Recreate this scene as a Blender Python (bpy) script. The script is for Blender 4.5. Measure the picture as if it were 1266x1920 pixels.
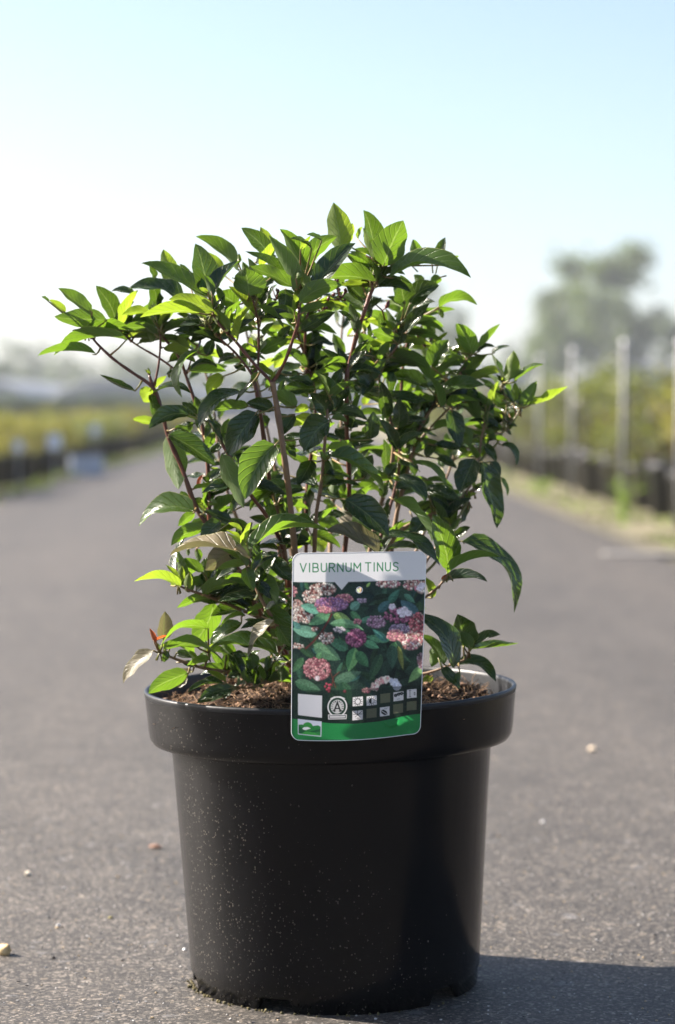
import bpy, math, random
import numpy as np
from mathutils import Vector, Matrix, noise

for o in list(bpy.data.objects):
    bpy.data.objects.remove(o)
scene = bpy.context.scene
COL = scene.collection
R = math.radians

# ------------------------------------------------------------------ camera
CAM = Vector((0.0, 0.0, 0.4955))
FPX = 4356.0                      # focal length in photograph pixels
PITCH = math.atan(195.0 / FPX)
cd = bpy.data.cameras.new('camera')
cam = bpy.data.objects.new('camera', cd)
COL.objects.link(cam)
cam.location = CAM
cam.rotation_euler = (R(90) - PITCH, 0, 0)
cd.sensor_fit = 'VERTICAL'
cd.sensor_height = 36.0
cd.sensor_width = 24.0
cd.lens = FPX / 1920.0 * 36.0
cd.clip_start = 0.05
cd.clip_end = 3000.0
cd.dof.use_dof = True
cd.dof.focus_distance = 1.84
cd.dof.aperture_fstop = 5.6
scene.camera = cam

# ------------------------------------------------------------------ light
SUN_EL, SUN_AZ = 33.0, 20.0       # azimuth: degrees behind the pure left (-x) direction
S = Vector((-math.cos(R(SUN_EL)) * math.cos(R(SUN_AZ)), math.cos(R(SUN_EL)) * math.sin(R(SUN_AZ)), math.sin(R(SUN_EL))))
world = bpy.data.worlds.new('World')
scene.world = world
world.use_nodes = True
wn = world.node_tree
bg = wn.nodes['Background']
sky = wn.nodes.new('ShaderNodeTexSky')
sky.sky_type = 'NISHITA'
sky.sun_disc = False
sky.sun_elevation = R(SUN_EL)
sky.sun_rotation = math.atan2(S.x, S.y)
sky.air_density = 0.75
sky.dust_density = 2.0
sky.ozone_density = 1.4
wn.links.new(sky.outputs[0], bg.inputs[0])
bg.inputs[1].default_value = 0.064
sl = bpy.data.lights.new('sun', 'SUN')
sl.energy = 5.0
sl.angle = R(0.5)
sl.color = (1.0, 0.91, 0.80)
sun = bpy.data.objects.new('sun', sl)
COL.objects.link(sun)
sun.rotation_euler = S.to_track_quat('Z', 'Y').to_euler()
sun.location = S * 20
scene.view_settings.view_transform = 'Standard'
scene.view_settings.look = 'None'
scene.view_settings.exposure = 2.0
scene.view_settings.gamma = 1.0
scene.view_settings.use_curve_mapping = False

# ------------------------------------------------------------------ helpers
def P(px, py, d):
    """world point at photo pixel (1266x1920) and forward distance d (metres along y)"""
    u = (px - 633.0) / FPX
    v = -(py - 960.0) / FPX
    cp, sp = math.cos(PITCH), math.sin(PITCH)
    dy = cp + v * sp
    dz = -sp + v * cp
    return Vector((u / dy * d, d, CAM.z + dz / dy * d))

def ground_d(py):
    """forward distance of the ground seen at photo row py"""
    return CAM.z / math.tan(PITCH + math.atan((py - 960.0) / FPX))

def lin(c):
    return tuple(((v / 255.0) / 12.92 if v / 255.0 <= 0.04045 else ((v / 255.0 + 0.055) / 1.055) ** 2.4) for v in c)

class MB:
    """collects geometry, links it as one mesh object"""
    def __init__(s):
        s.v = []; s.f = []; s.m = []; s.uv = []; s.smooth = True
    def add(s, vs, fs, mi=0, uvs=None):
        o = len(s.v)
        s.v.extend([tuple(p) for p in vs])
        for f in fs:
            s.f.append(tuple(i + o for i in f)); s.m.append(mi)
            s.uv.append(tuple(uvs[i] for i in f) if uvs else tuple((0.0, 0.0) for _ in f))
    def box(s, c, sz, mi=0, rot=None):
        vs = []
        for x in (-.5, .5):
            for y in (-.5, .5):
                for z in (-.5, .5):
                    p = Vector((x * sz[0], y * sz[1], z * sz[2]))
                    if rot: p = rot @ p
                    vs.append(p + Vector(c))
        s.add(vs, [(0, 1, 3, 2), (4, 6, 7, 5), (0, 4, 5, 1), (2, 3, 7, 6), (0, 2, 6, 4), (1, 5, 7, 3)], mi)
    def tube(s, pts, rad, n=6, mi=0, cap=True):
        pts = [Vector(p) for p in pts]
        vs = []; fs = []
        up = Vector((0.13, 0.31, 0.94))
        for i, p in enumerate(pts):
            a = (pts[min(i + 1, len(pts) - 1)] - pts[max(i - 1, 0)])
            if a.length < 1e-9: a = Vector((0, 0, 1))
            a.normalize()
            x = a.cross(up)
            if x.length < .1: x = a.cross(Vector((1, 0, 0)))
            x.normalize(); y = a.cross(x)
            r = rad[i] if hasattr(rad, '__len__') else rad
            for k in range(n):
                t = 2 * math.pi * k / n
                vs.append(p + x * (math.cos(t) * r) + y * (math.sin(t) * r))
        for i in range(len(pts) - 1):
            for k in range(n):
                k2 = (k + 1) % n
                fs.append((i * n + k, i * n + k2, (i + 1) * n + k2, (i + 1) * n + k))
        if cap:
            fs.append(tuple(range(n))[::-1]); fs.append(tuple((len(pts) - 1) * n + k for k in range(n)))
        s.add(vs, fs, mi)
    def lathe(s, prof, n=96, mi=0, c=(0, 0, 0)):
        vs = []; fs = []
        for (r, z) in prof:
            for k in range(n):
                t = 2 * math.pi * k / n
                vs.append((c[0] + r * math.cos(t), c[1] + r * math.sin(t), c[2] + z))
        for i in range(len(prof) - 1):
            for k in range(n):
                k2 = (k + 1) % n
                fs.append((i * n + k, i * n + k2, (i + 1) * n + k2, (i + 1) * n + k))
        s.add(vs, fs, mi)
    def blob(s, c, r, rnd, mi=0, seed=0, rings=4, segs=6, rot=None):
        vs = [None]; fs = []
        vs = [Vector((0, 0, -1))]
        for i in range(1, rings):
            th = math.pi * i / rings - math.pi / 2
            for k in range(segs):
                ph = 2 * math.pi * k / segs
                vs.append(Vector((math.cos(th) * math.cos(ph), math.cos(th) * math.sin(ph), math.sin(th))))
        vs.append(Vector((0, 0, 1)))
        out = []
        for q in vs:
            k = 1 + rnd * noise.noise(q * 1.4 + Vector((seed * 3.1, seed * 1.7, seed)))
            q2 = Vector((q.x * r[0] * k, q.y * r[1] * k, q.z * r[2] * k))
            if rot: q2 = rot @ q2
            out.append(q2 + Vector(c))
        for k in range(segs):
            k2 = (k + 1) % segs
            fs.append((0, 1 + k2, 1 + k))
            for i in range(rings - 2):
                fs.append((1 + i * segs + k, 1 + i * segs + k2, 1 + (i + 1) * segs + k2, 1 + (i + 1) * segs + k))
            fs.append((1 + (rings - 2) * segs + k, 1 + (rings - 2) * segs + k2, len(vs) - 1))
        s.add(out, fs, mi)
    def build(s, name, mats, parent=None, smooth=None):
        me = bpy.data.meshes.new(name)
        me.from_pydata(s.v, [], s.f)
        if not isinstance(mats, (list, tuple)): mats = [mats]
        for m in mats: me.materials.append(m)
        me.polygons.foreach_set('material_index', s.m)
        ul = me.uv_layers.new(name='UVMap')
        flat = [c for fuv in s.uv for q in fuv for c in q]
        ul.data.foreach_set('uv', flat)
        sm = s.smooth if smooth is None else smooth
        me.polygons.foreach_set('use_smooth', [sm] * len(me.polygons))
        me.update()
        o = bpy.data.objects.new(name, me)
        COL.objects.link(o)
        if parent: o.parent = parent
        return o

def tag(o, label=None, cat=None, group=None, kind=None):
    if label: o['label'] = label
    if cat: o['category'] = cat
    if group: o['group'] = group
    if kind: o['kind'] = kind
    return o

def empty(name, loc, rz=0):
    o = bpy.data.objects.new(name, None)
    COL.objects.link(o); o.location = loc; o.rotation_euler = (0, 0, rz)
    o.empty_display_size = 0.05
    return o

def copy_tree(root, label=None):
    c = root.copy(); COL.objects.link(c)
    if label: c['label'] = label
    for ch in list(root.children):
        d = ch.copy(); COL.objects.link(d); d.parent = c
        for g in list(ch.children):
            e = g.copy(); COL.objects.link(e); e.parent = d
    return c

# ------------------------------------------------------------------ materials
def mat(name):
    m = bpy.data.materials.new(name); m.use_nodes = True
    nt = m.node_tree
    return m, nt, nt.nodes['Principled BSDF'], nt.nodes['Material Output']
def N(nt, t, **kw):
    n = nt.nodes.new(t)
    for k, v in kw.items():
        setattr(n, k, v)
    return n
def ramp(nt, src, stops):
    r = N(nt, 'ShaderNodeValToRGB')
    e = r.color_ramp.elements
    while len(e) < len(stops): e.new(0.5)
    for i, (p, c) in enumerate(stops):
        e[i].position = p
        e[i].color = (c[0], c[1], c[2], 1) if hasattr(c, '__len__') else (c, c, c, 1)
    nt.links.new(src, r.inputs[0])
    return r.outputs[0]
def mixc(nt, fac, a, b, mode='MIX'):
    m = N(nt, 'ShaderNodeMix', data_type='RGBA', blend_type=mode)
    for i, v in ((0, fac), (6, a), (7, b)):
        if hasattr(v, 'is_linked') or isinstance(v, bpy.types.NodeSocket): nt.links.new(v, m.inputs[i])
        elif i == 0: m.inputs[0].default_value = v
        else: m.inputs[i].default_value = (v[0], v[1], v[2], 1)
    return m.outputs[2]
def mth(nt, op, a, b=None, c=None):
    m = N(nt, 'ShaderNodeMath', operation=op)
    for i, v in enumerate((a, b, c)):
        if v is None: continue
        if isinstance(v, bpy.types.NodeSocket): nt.links.new(v, m.inputs[i])
        else: m.inputs[i].default_value = v
    return m.outputs[0]
def noisev(nt, scale, detail=3, rough=.5, vec=None, out=0):
    n = N(nt, 'ShaderNodeTexNoise')
    n.inputs['Scale'].default_value = scale; n.inputs['Detail'].default_value = detail
    n.inputs['Roughness'].default_value = rough
    if vec is not None: nt.links.new(vec, n.inputs['Vector'])
    return n.outputs[out]
def objco(nt):
    return N(nt, 'ShaderNodeTexCoord').outputs['Object']
def bump(nt, h, strength, dist, bs):
    b = N(nt, 'ShaderNodeBump')
    b.inputs['Strength'].default_value = strength; b.inputs['Distance'].default_value = dist
    nt.links.new(h, b.inputs['Height']); nt.links.new(b.outputs[0], bs.inputs['Normal'])
    return b.outputs[0]

def simple(name, c1, c2=None, scale=20, rough=.6, spec=.5, bmp=0, bscale=60, metal=0):
    m, nt, bs, out = mat(name)
    bs.inputs['Roughness'].default_value = rough
    bs.inputs['Specular IOR Level'].default_value = spec
    bs.inputs['Metallic'].default_value = metal
    co = objco(nt)
    f = ramp(nt, noisev(nt, scale, 4, .6, co), [(.35, c1), (.65, c2 or c1)])
    nt.links.new(f, bs.inputs['Base Color'])
    if bmp: bump(nt, noisev(nt, bscale, 4, .6, co), .6, bmp, bs)
    return m

def leaf_mat(name, top, under, trans, tfac=.42, rough=.32, vs_=.34, gloss=.5):
    m, nt, bs, out = mat(name)
    uv = N(nt, 'ShaderNodeUVMap').outputs[0]
    sx = N(nt, 'ShaderNodeSeparateXYZ'); nt.links.new(uv, sx.inputs[0])
    U, V = sx.outputs[0], sx.outputs[1]                # U: 0 edge .5 midrib 1 edge
    au = mth(nt, 'ABSOLUTE', mth(nt, 'SUBTRACT', U, .5))
    mid = mth(nt, 'LESS_THAN', au, .022)
    ph = mth(nt, 'SUBTRACT', mth(nt, 'MULTIPLY', V, 7.0), mth(nt, 'MULTIPLY', mth(nt, 'POWER', au, .8), 4.2))
    fr = mth(nt, 'ABSOLUTE', mth(nt, 'SUBTRACT', mth(nt, 'FRACT', ph), .5))
    side = mth(nt, 'SMOOTH_MIN', mth(nt, 'MULTIPLY', fr, 9.0), 1.0, .2)     # 0 on a vein, 1 between
    vein = mth(nt, 'SUBTRACT', 1.0, side)
    vn = mth(nt, 'MAXIMUM', mth(nt, 'MULTIPLY', vein, .38), mid)
    oi = N(nt, 'ShaderNodeObjectInfo').outputs['Random']
    nz = noisev(nt, 90, 3, .6, N(nt, 'ShaderNodeTexCoord').outputs['Object'])
    var = mth(nt, 'ADD', mth(nt, 'MULTIPLY', oi, .7), mth(nt, 'MULTIPLY', nz, .6))
    sp1 = N(nt, 'ShaderNodeTexNoise'); sp1.inputs['Scale'].default_value = 260; sp1.inputs['Detail'].default_value = 2
    nt.links.new(N(nt, 'ShaderNodeTexCoord').outputs['Object'], sp1.inputs['Vector'])
    spot = mth(nt, 'GREATER_THAN', sp1.outputs[0], .71)
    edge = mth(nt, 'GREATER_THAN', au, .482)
    tcol = mixc(nt, var, [top[0] * .55, top[1] * .68, top[2] * .8], [top[0] * 1.6, top[1] * 1.3, top[2] * 1.0])
    ucol = mixc(nt, var, [c * .85 for c in under], [c * 1.15 for c in under])
    geo = N(nt, 'ShaderNodeNewGeometry')
    base = mixc(nt, geo.outputs['Backfacing'], tcol, ucol)
    vcol = mixc(nt, mth(nt, 'MULTIPLY', vn, vs_), base, (.16, .21, .08))
    vcol = mixc(nt, mth(nt, 'MULTIPLY', edge, .6), vcol, (.34, .32, .14))  # pale rim of a backlit leaf margin, painted into the base colour
    vcol = mixc(nt, mth(nt, 'MULTIPLY', spot, .75), vcol, (.085, .055, .025))
    nt.links.new(vcol, bs.inputs['Base Color'])
    # underside is matt, the top waxy
    rg = mth(nt, 'ADD', mth(nt, 'MULTIPLY', geo.outputs['Backfacing'], .28), mth(nt, 'ADD', rough - .06, mth(nt, 'MULTIPLY', nz, .14)))
    nt.links.new(rg, bs.inputs['Roughness'])
    bs.inputs['Specular IOR Level'].default_value = gloss
    h = mth(nt, 'ADD', mth(nt, 'MULTIPLY', side, .6), mth(nt, 'MULTIPLY', nz, .9))
    bo = bump(nt, h, .65, .0014, bs)
    tr = N(nt, 'ShaderNodeBsdfTranslucent')
    tc = mixc(nt, var, [c * .8 for c in trans], [min(1, c * 1.2) for c in trans])
    tc = mixc(nt, mth(nt, 'MULTIPLY', vn, .45), tc, (.42, .55, .16))
    nt.links.new(tc, tr.inputs[0]); nt.links.new(bo, tr.inputs['Normal'])
    mx = N(nt, 'ShaderNodeMixShader'); mx.inputs[0].default_value = tfac
    nt.links.new(bs.outputs[0], mx.inputs[1]); nt.links.new(tr.outputs[0], mx.inputs[2])
    nt.links.new(mx.outputs[0], out.inputs[0])
    return m

M = {}
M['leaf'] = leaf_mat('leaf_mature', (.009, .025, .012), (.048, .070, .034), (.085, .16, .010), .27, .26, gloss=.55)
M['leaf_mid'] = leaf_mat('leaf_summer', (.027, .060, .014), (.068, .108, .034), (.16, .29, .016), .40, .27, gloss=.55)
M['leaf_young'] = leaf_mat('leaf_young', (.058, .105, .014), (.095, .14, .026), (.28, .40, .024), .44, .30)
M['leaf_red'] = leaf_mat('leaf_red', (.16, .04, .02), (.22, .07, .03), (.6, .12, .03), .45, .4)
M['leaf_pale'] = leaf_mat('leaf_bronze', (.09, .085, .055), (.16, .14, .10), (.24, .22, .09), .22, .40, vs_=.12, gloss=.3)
M['petiole'] = simple('petiole', (.14, .16, .035), (.20, .10, .04), 60, .45)
M['stem_red'] = simple('stem_red', (.085, .026, .018), (.14, .045, .026), 45, .38, bmp=.0005, bscale=300)
M['stem_brown'] = simple('stem_brown', (.13, .070, .038), (.22, .13, .065), 40, .6, bmp=.0008, bscale=250)
M['stem_green'] = simple('stem_green', (.13, .14, .035), (.20, .16, .06), 40, .5)
M['fruit'] = simple('dry_fruit', (.05, .012, .012), (.14, .025, .02), 200, .35)
M['cut'] = simple('cut_wood', (.42, .33, .19), (.50, .40, .24), 200, .8)
# ------------------------------------------------------------------ ground
def asphalt():
    m, nt, bs, out = mat('asphalt')
    co = objco(nt)
    big = noisev(nt, 1.7, 6, .68, co)
    med = noisev(nt, 14, 5, .65, co)
    v = N(nt, 'ShaderNodeTexVoronoi', feature='F1'); v.inputs['Scale'].default_value = 420
    nt.links.new(co, v.inputs['Vector'])
    v2 = N(nt, 'ShaderNodeTexVoronoi', feature='F1'); v2.inputs['Scale'].default_value = 170
    nt.links.new(co, v2.inputs['Vector'])
    sep = N(nt, 'ShaderNodeSeparateColor'); nt.links.new(v.outputs['Color'], sep.inputs[0])
    sep2 = N(nt, 'ShaderNodeSeparateColor'); nt.links.new(v2.outputs['Color'], sep2.inputs[0])
    base = ramp(nt, big, [(.3, (.058, .053, .047)), (.7, (.092, .084, .075))])
    base = mixc(nt, .5, base, ramp(nt, med, [(.3, (.046, .042, .037)), (.7, (.110, .100, .089))]))
    grain = ramp(nt, sep.outputs[0], [(0, (.20, .20, .21)), (.55, (.62, .61, .61)), (.84, (1.5, 1.45, 1.4)), (1, (3.4, 3.3, 3.2))])
    base = mixc(nt, .8, base, grain, 'MULTIPLY')
    g2 = ramp(nt, sep2.outputs[1], [(0, (.75, .75, .76)), (.8, (1.05, 1.03, 1.0)), (.97, (1.2, 1.16, 1.1)), (1, (2.4, 2.2, 1.9))])
    base = mixc(nt, .75, base, g2, 'MULTIPLY')
    mp = N(nt, 'ShaderNodeMapping'); mp.inputs['Scale'].default_value = (2.6, .22, 1); nt.links.new(co, mp.inputs[0])
    base = mixc(nt, .8, base, ramp(nt, noisev(nt, 1.0, 4, .6, mp.outputs[0]), [(.32, (.74, .74, .75)), (.5, (1, 1, 1)), (.7, (1.16, 1.14, 1.12))]), 'MULTIPLY')
    base = mixc(nt, .8, base, ramp(nt, noisev(nt, 2.3, 5, .65, co), [(.30, (.66, .65, .65)), (.42, (.98, .98, .98)), (.75, (1.12, 1.12, 1.12))]), 'MULTIPLY')
    # pale residue splashes, scattered
    sp = noisev(nt, 38, 4, .6, co)
    spm = mth(nt, 'MULTIPLY', mth(nt, 'GREATER_THAN', sp, .64), mth(nt, 'GREATER_THAN', noisev(nt, 5, 2, .5, co), .50))
    base = mixc(nt, mth(nt, 'MULTIPLY', spm, .45), base, (.17, .165, .165))
    nt.links.new(base, bs.inputs['Base Color'])
    bs.inputs['Roughness'].default_value = .6
    bs.inputs['Specular IOR Level'].default_value = .28
    h = mth(nt, 'ADD', mth(nt, 'MULTIPLY', noisev(nt, 520, 5, .75, co), 1.0), mth(nt, 'MULTIPLY', sep.outputs[2], .35))
    h = mth(nt, 'ADD', h, mth(nt, 'MULTIPLY', noisev(nt, 70, 4, .6, co), 1.2))
    bump(nt, h, .8, .0013, bs)
    return m
M['asphalt'] = asphalt()
M['earth'] = simple('earth', (.055, .052, .030), (.10, .085, .055), 3, .95, bmp=.02, bscale=12)
M['verge'] = simple('verge_soil', (.11, .10, .055), (.18, .155, .095), 7, .95, bmp=.01, bscale=60)
M['concrete'] = simple('concrete', (.26, .25, .24), (.33, .32, .31), 8, .8, bmp=.002, bscale=90)

def RX(x0, d):                       # the lane drifts a little to the left as it recedes
    return x0 - 0.0154 * d

def sheet(name, quads, m, z, kind='structure'):
    b = MB()
    for q in quads:
        b.add([(x, y, z) for x, y in q], [(0, 1, 2, 3)])
    o = b.build(name, m, smooth=False)
    tag(o, kind=kind)
    return o
sheet('ground', [((-420, -12), (420, -12), (420, 420), (-420, 420))], M['earth'], -.012)
rd = sheet('asphalt_road', [((-1.60, -8), (1.30, -8), (RX(1.30, 200), 200), (RX(-1.60, 200), 200))], M['asphalt'], 0.0)
sheet('side_path', [((RX(1.30, 5.0), 5.0), (9, 5.0), (9, 7.72), (RX(1.30, 7.72), 7.72))], M['asphalt'], -.001)
sheet('verge_left', [((-2.6, -8), (-1.60, -8), (RX(-1.60, 120), 120), (RX(-2.6, 120), 120))], M['verge'], -.006)
sheet('verge_right', [((RX(1.30, 7.90), 7.90), (2.6, 7.90), (RX(2.6, 120), 120), (RX(1.30, 120), 120))], M['verge'], -.006)
M['edging'] = simple('worn_edging', (.15, .14, .13), (.20, .19, .175), 30, .8)
b = MB(); b.box((2.55, 7.86, -.008), (3.3, .13, .026)); dc = b.build('drain_edging', M['edging'], smooth=False)
tag(dc, kind='structure')

# moss and weeds along both verges, uncountable
M['moss'] = simple('moss', (.09, .095, .03), (.17, .15, .06), 30, .9)
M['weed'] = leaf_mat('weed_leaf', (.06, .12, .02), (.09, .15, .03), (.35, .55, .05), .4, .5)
def grass_strip(name, spots, seed, label):
    rnd = random.Random(seed)
    b = MB()
    for (x0, x1, d0, d1, n, hh) in spots:
        for i in range(n):
            d = d0 + (d1 - d0) * rnd.random() ** 1.3
            x = RX(rnd.uniform(x0, x1), d)
            if noise.noise(Vector((x * 3, d * 1.1, seed))) < -.12: continue
            c = Vector((x, d, -.01))
            for k in range(4):
                a = rnd.uniform(0, 6.28); h = hh * rnd.uniform(.4, 1.3); w = .004 + h * .1
                dx = Vector((math.cos(a), math.sin(a), 0)); sd = Vector((-dx.y, dx.x, 0)) * w
                p0 = c + dx * rnd.uniform(0, .03); p1 = p0 + dx * h * .3 + Vector((0, 0, h * .7)); p2 = p0 + dx * h * .9 + Vector((0, 0, h))
                b.add([p0 - sd, p0 + sd, p1 + sd, p1 - sd, p2], [(0, 1, 2, 3), (3, 2, 4)], 0 if rnd.random() < .6 else 1, [(0, 0), (1, 0), (1, .5), (0, .5), (.5, 1)])
    o = b.build(name, [M['moss'], M['weed']])
    tag(o, label, 'weeds', kind='stuff')
grass_strip('verge_weeds', [(1.30, 1.65, 8.0, 30, 1300, .016)], 5, 'low moss and weeds growing along the right edge of the asphalt lane')
grass_strip('verge_weeds', [(-1.86, -1.60, 11, 45, 2000, .026)], 9, 'low moss and weeds growing along the left edge of the asphalt lane')
grass_strip('field_grass', [(-30, -3.2, 42, 85, 5000, .22), (3.5, 30, 34, 90, 4000, .22)], 12, 'rough grass on the open ground beyond the plant rows')

# ------------------------------------------------------------------ nursery rows
M['potblack'] = simple('container_plastic', (.012, .012, .014), (.022, .022, .024), 12, .42)
def foliage_mesh(name, n, rx, rz, z0, seed, m, lsz=.035, clumps=9):
    rnd = random.Random(seed); b = MB()
    cl = []
    for i in range(clumps):
        a = rnd.uniform(0, 6.28); r = rnd.uniform(.15, .8) * rx
        cl.append((Vector((r * math.cos(a), r * math.sin(a), z0 + rz * rnd.uniform(.12, .92))), rnd.uniform(.32, .55)))
    for i in range(n):
        c, s = cl[rnd.randrange(clumps)]
        q = Vector((rnd.gauss(0, 1), rnd.gauss(0, 1), rnd.gauss(0, 1))).normalized() * rnd.random() ** .5
        p = c + Vector((q.x * rx * s, q.y * rx * s, q.z * rz * s * .6))
        if p.z < z0 - .02: p.z = z0 + rnd.random() * .1
        a = Vector((rnd.gauss(0, 1), rnd.gauss(0, 1), rnd.gauss(.3, .7))).normalized()
        w = a.cross(Vector((rnd.gauss(0, 1), rnd.gauss(0, 1), rnd.gauss(0, 1)))).normalized()
        l = lsz * rnd.uniform(.7, 1.4)
        b.add([p, p + a * l * .5 + w * l * .22, p + a * l, p + a * l * .5 - w * l * .22], [(0, 1, 2, 3)], 0, [(.5, 0), (1, .5), (.5, 1), (0, .5)])
    for i in range(6):                                     # twigs
        t = cl[i % clumps][0]
        b.tube([(0, 0, z0 - .05), (t.x * .4, t.y * .4, z0 + (t.z - z0) * .5), tuple(t)], [.004, .003, .002], 4, 1)
    me_o = b.build(name, [m, M['stem_brown']])
    return me_o
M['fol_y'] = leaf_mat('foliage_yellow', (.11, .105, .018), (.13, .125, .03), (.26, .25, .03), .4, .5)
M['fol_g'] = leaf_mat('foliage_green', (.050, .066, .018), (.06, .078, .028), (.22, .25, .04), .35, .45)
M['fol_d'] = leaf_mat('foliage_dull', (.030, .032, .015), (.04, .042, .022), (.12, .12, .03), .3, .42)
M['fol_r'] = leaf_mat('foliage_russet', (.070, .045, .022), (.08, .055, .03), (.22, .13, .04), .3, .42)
def container(r, h):
    b = MB()
    b.lathe([(0, .004), (r * .82, 0), (r * .98, h * .82), (r * 1.06, h * .83), (r * 1.08, h * .98), (r * 1.05, h), (r * 1.0, h * .97), (r * .96, h * .85), (0, h * .86)], 20)
    return b
def make_potted(seed, m, fh, rx, r, h, label, cat, n=320, lsz=.035):
    root = empty('container_shrub', (0, 0, 0))
    container(r, h).build('pot', M['potblack'], root)
    f = foliage_mesh('foliage', n, rx, fh, h * .9, seed, m, lsz)
    f.parent = root
    tag(root, label, cat)
    return root
rnd = random.Random(77)
def place_rows(x0s, d0, d1, step, protos, group, hints, zone, seed):
    rnd = random.Random(seed)
    first = {}; cnt_lab = {}
    for ri, x0 in enumerate(x0s):
        d = d0 + ri * .13; k = 0
        while d < d1:
            j = zone(d, ri, rnd)
            if j is not None:
                p = protos[j]
                if j not in first: o = p; first[j] = 1
                else: o = copy_tree(p)
                o.location = (RX(x0, d) + rnd.uniform(-.03, .03), d, -.006)
                o.rotation_euler = (0, 0, rnd.uniform(0, 6.28))
                s = rnd.uniform(.9, 1.1); o.scale = (s, s, s * rnd.uniform(.92, 1.08))
                o['group'] = group[j]
                zz = ['nearest the camera', 'by near stakes', 'by middle stakes', 'by far stakes', 'at the end'] if x0 > 0 else ['at picture edge', 'by white labels', 'past white labels', 'near shrub tips', 'at the end']
                o['label'] = hints[j] + ', ' + ['front row', 'second row', 'third row'][ri] + ' ' + zz[min(4, int((d - d0) / (d1 - d0) * 7))]
                cnt_lab.setdefault((j, o['label']), 0); cnt_lab[(j, o['label'])] += 1; q = cnt_lab[(j, o['label'])]
                if q > 1: o['label'] = o['label'] + ', ' + ['', 'next', 'third', 'fourth', 'fifth', 'sixth', 'seventh', 'eighth', 'ninth', 'tenth', 'eleventh', 'twelfth'][min(q - 1, 11)] + ' along'
            d += step * (1 + .6 * (d / d1)); k += 1
RP = [make_potted(1, M['fol_g'], .46, .24, .105, .23, '', 'potted plant', 420, .045),
      make_potted(2, M['fol_d'], .44, .24, .105, .23, '', 'potted plant', 420, .045),
      make_potted(3, M['fol_r'], .34, .21, .105, .23, '', 'potted plant', 360, .04),
      make_potted(4, M['fol_y'], .46, .22, .105, .23, '', 'potted plant', 340, .045)]
def zr(d, ri, rnd):
    v = noise.noise(Vector((d * .55, ri * 1.7, 3)))
    if rnd.random() < .03: return None
    return 3 if v > .30 else (0 if v > .0 else (1 if v > -.28 else 2))
place_rows([1.74, 2.10], 8.6, 31, .30, RP,
           ['green container shrubs in the right hand rows', 'dull green container shrubs in the right hand rows', 'russet container shrubs in the right hand rows', 'yellow green container shrubs in the right hand rows'],
           ['green leafy shrub right of the lane', 'dull olive shrub right of the lane',
            'low russet shrub right of the lane', 'yellow green shrub right of the lane'], zr, 4)
LP = [make_potted(11, M['fol_y'], .26, .20, .10, .20, '', 'potted plant', 420, .035),
      make_potted(12, M['fol_g'], .27, .20, .10, .20, '', 'potted plant', 420, .035),
      make_potted(13, M['fol_d'], .27, .20, .10, .20, '', 'potted plant', 360, .035)]
def zl(d, ri, rnd):
    v = noise.noise(Vector((d * .25, ri * .9, 9)))
    if rnd.random() < .03: return None
    if d < 17.5: return 0 if v > -.35 else 1
    if d < 24: return 1 if v > -.2 else 0
    return 2 if v > .0 else 0
place_rows([-1.95, -2.30, -2.68], 12.5, 42, .38, LP,
           ['yellow leaved container plants left of the lane', 'green container plants left of the lane', 'olive container plants left of the lane'],
           ['low yellow leaved plant left of the lane', 'low green plant left of the lane',
            'low olive plant left of the lane'], zl, 8)

# white labels among the left plants and a pale crate in front of them
M['white_plastic'] = simple('white_plastic', (.72, .72, .74), (.80, .80, .82), 5, .35)
M['blue_white'] = simple('bluish_plastic', (.42, .46, .54), (.50, .54, .62), 5, .4)
def plant_label(px, py, d, s, label):
    c = P(px, py, d)
    e = empty('plant_label', (c.x, c.y, 0))
    b = MB(); b.box((0, 0, c.z), (s, .003, s * 1.15), rot=Matrix.Rotation(R(-18), 3, 'X')); b.build('card', M['white_plastic'], e, smooth=False)
    b = MB(); b.box((0, .006, c.z * .5 - .01), (.005, .003, c.z)); b.build('stake', M['white_plastic'], e, smooth=False)
    tag(e, label, 'plant label')
plant_label(102, 828, 14.6, .085, 'white plant label among the yellow plants, middle of the three')
plant_label(34, 836, 14.0, .06, 'small white plant label leftmost among the yellow plants')
plant_label(178, 806, 18.5, .075, 'pale plant label furthest right among the green plants on the left')
c = P(146, 858, 17.0)
e = empty('plastic_crate', (c.x + .06, 17.0, -.004), .2)
b = MB(); b.box((0, 0, .01), (.24, .16, .02)); b.build('crate_base', M['blue_white'], e, smooth=False)
for q, (cx_, cy_, sx_, sy_) in enumerate([(0, -.08, .24, .008), (0, .08, .24, .008), (-.116, 0, .008, .152), (.116, 0, .008, .152)]):
    b = MB(); b.box((cx_, cy_, .085), (sx_, sy_, .13)); b.build('crate_side', M['blue_white'], e, smooth=False)
tag(e, 'small bluish white plastic crate on the ground at the left lane edge', 'crate')

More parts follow.
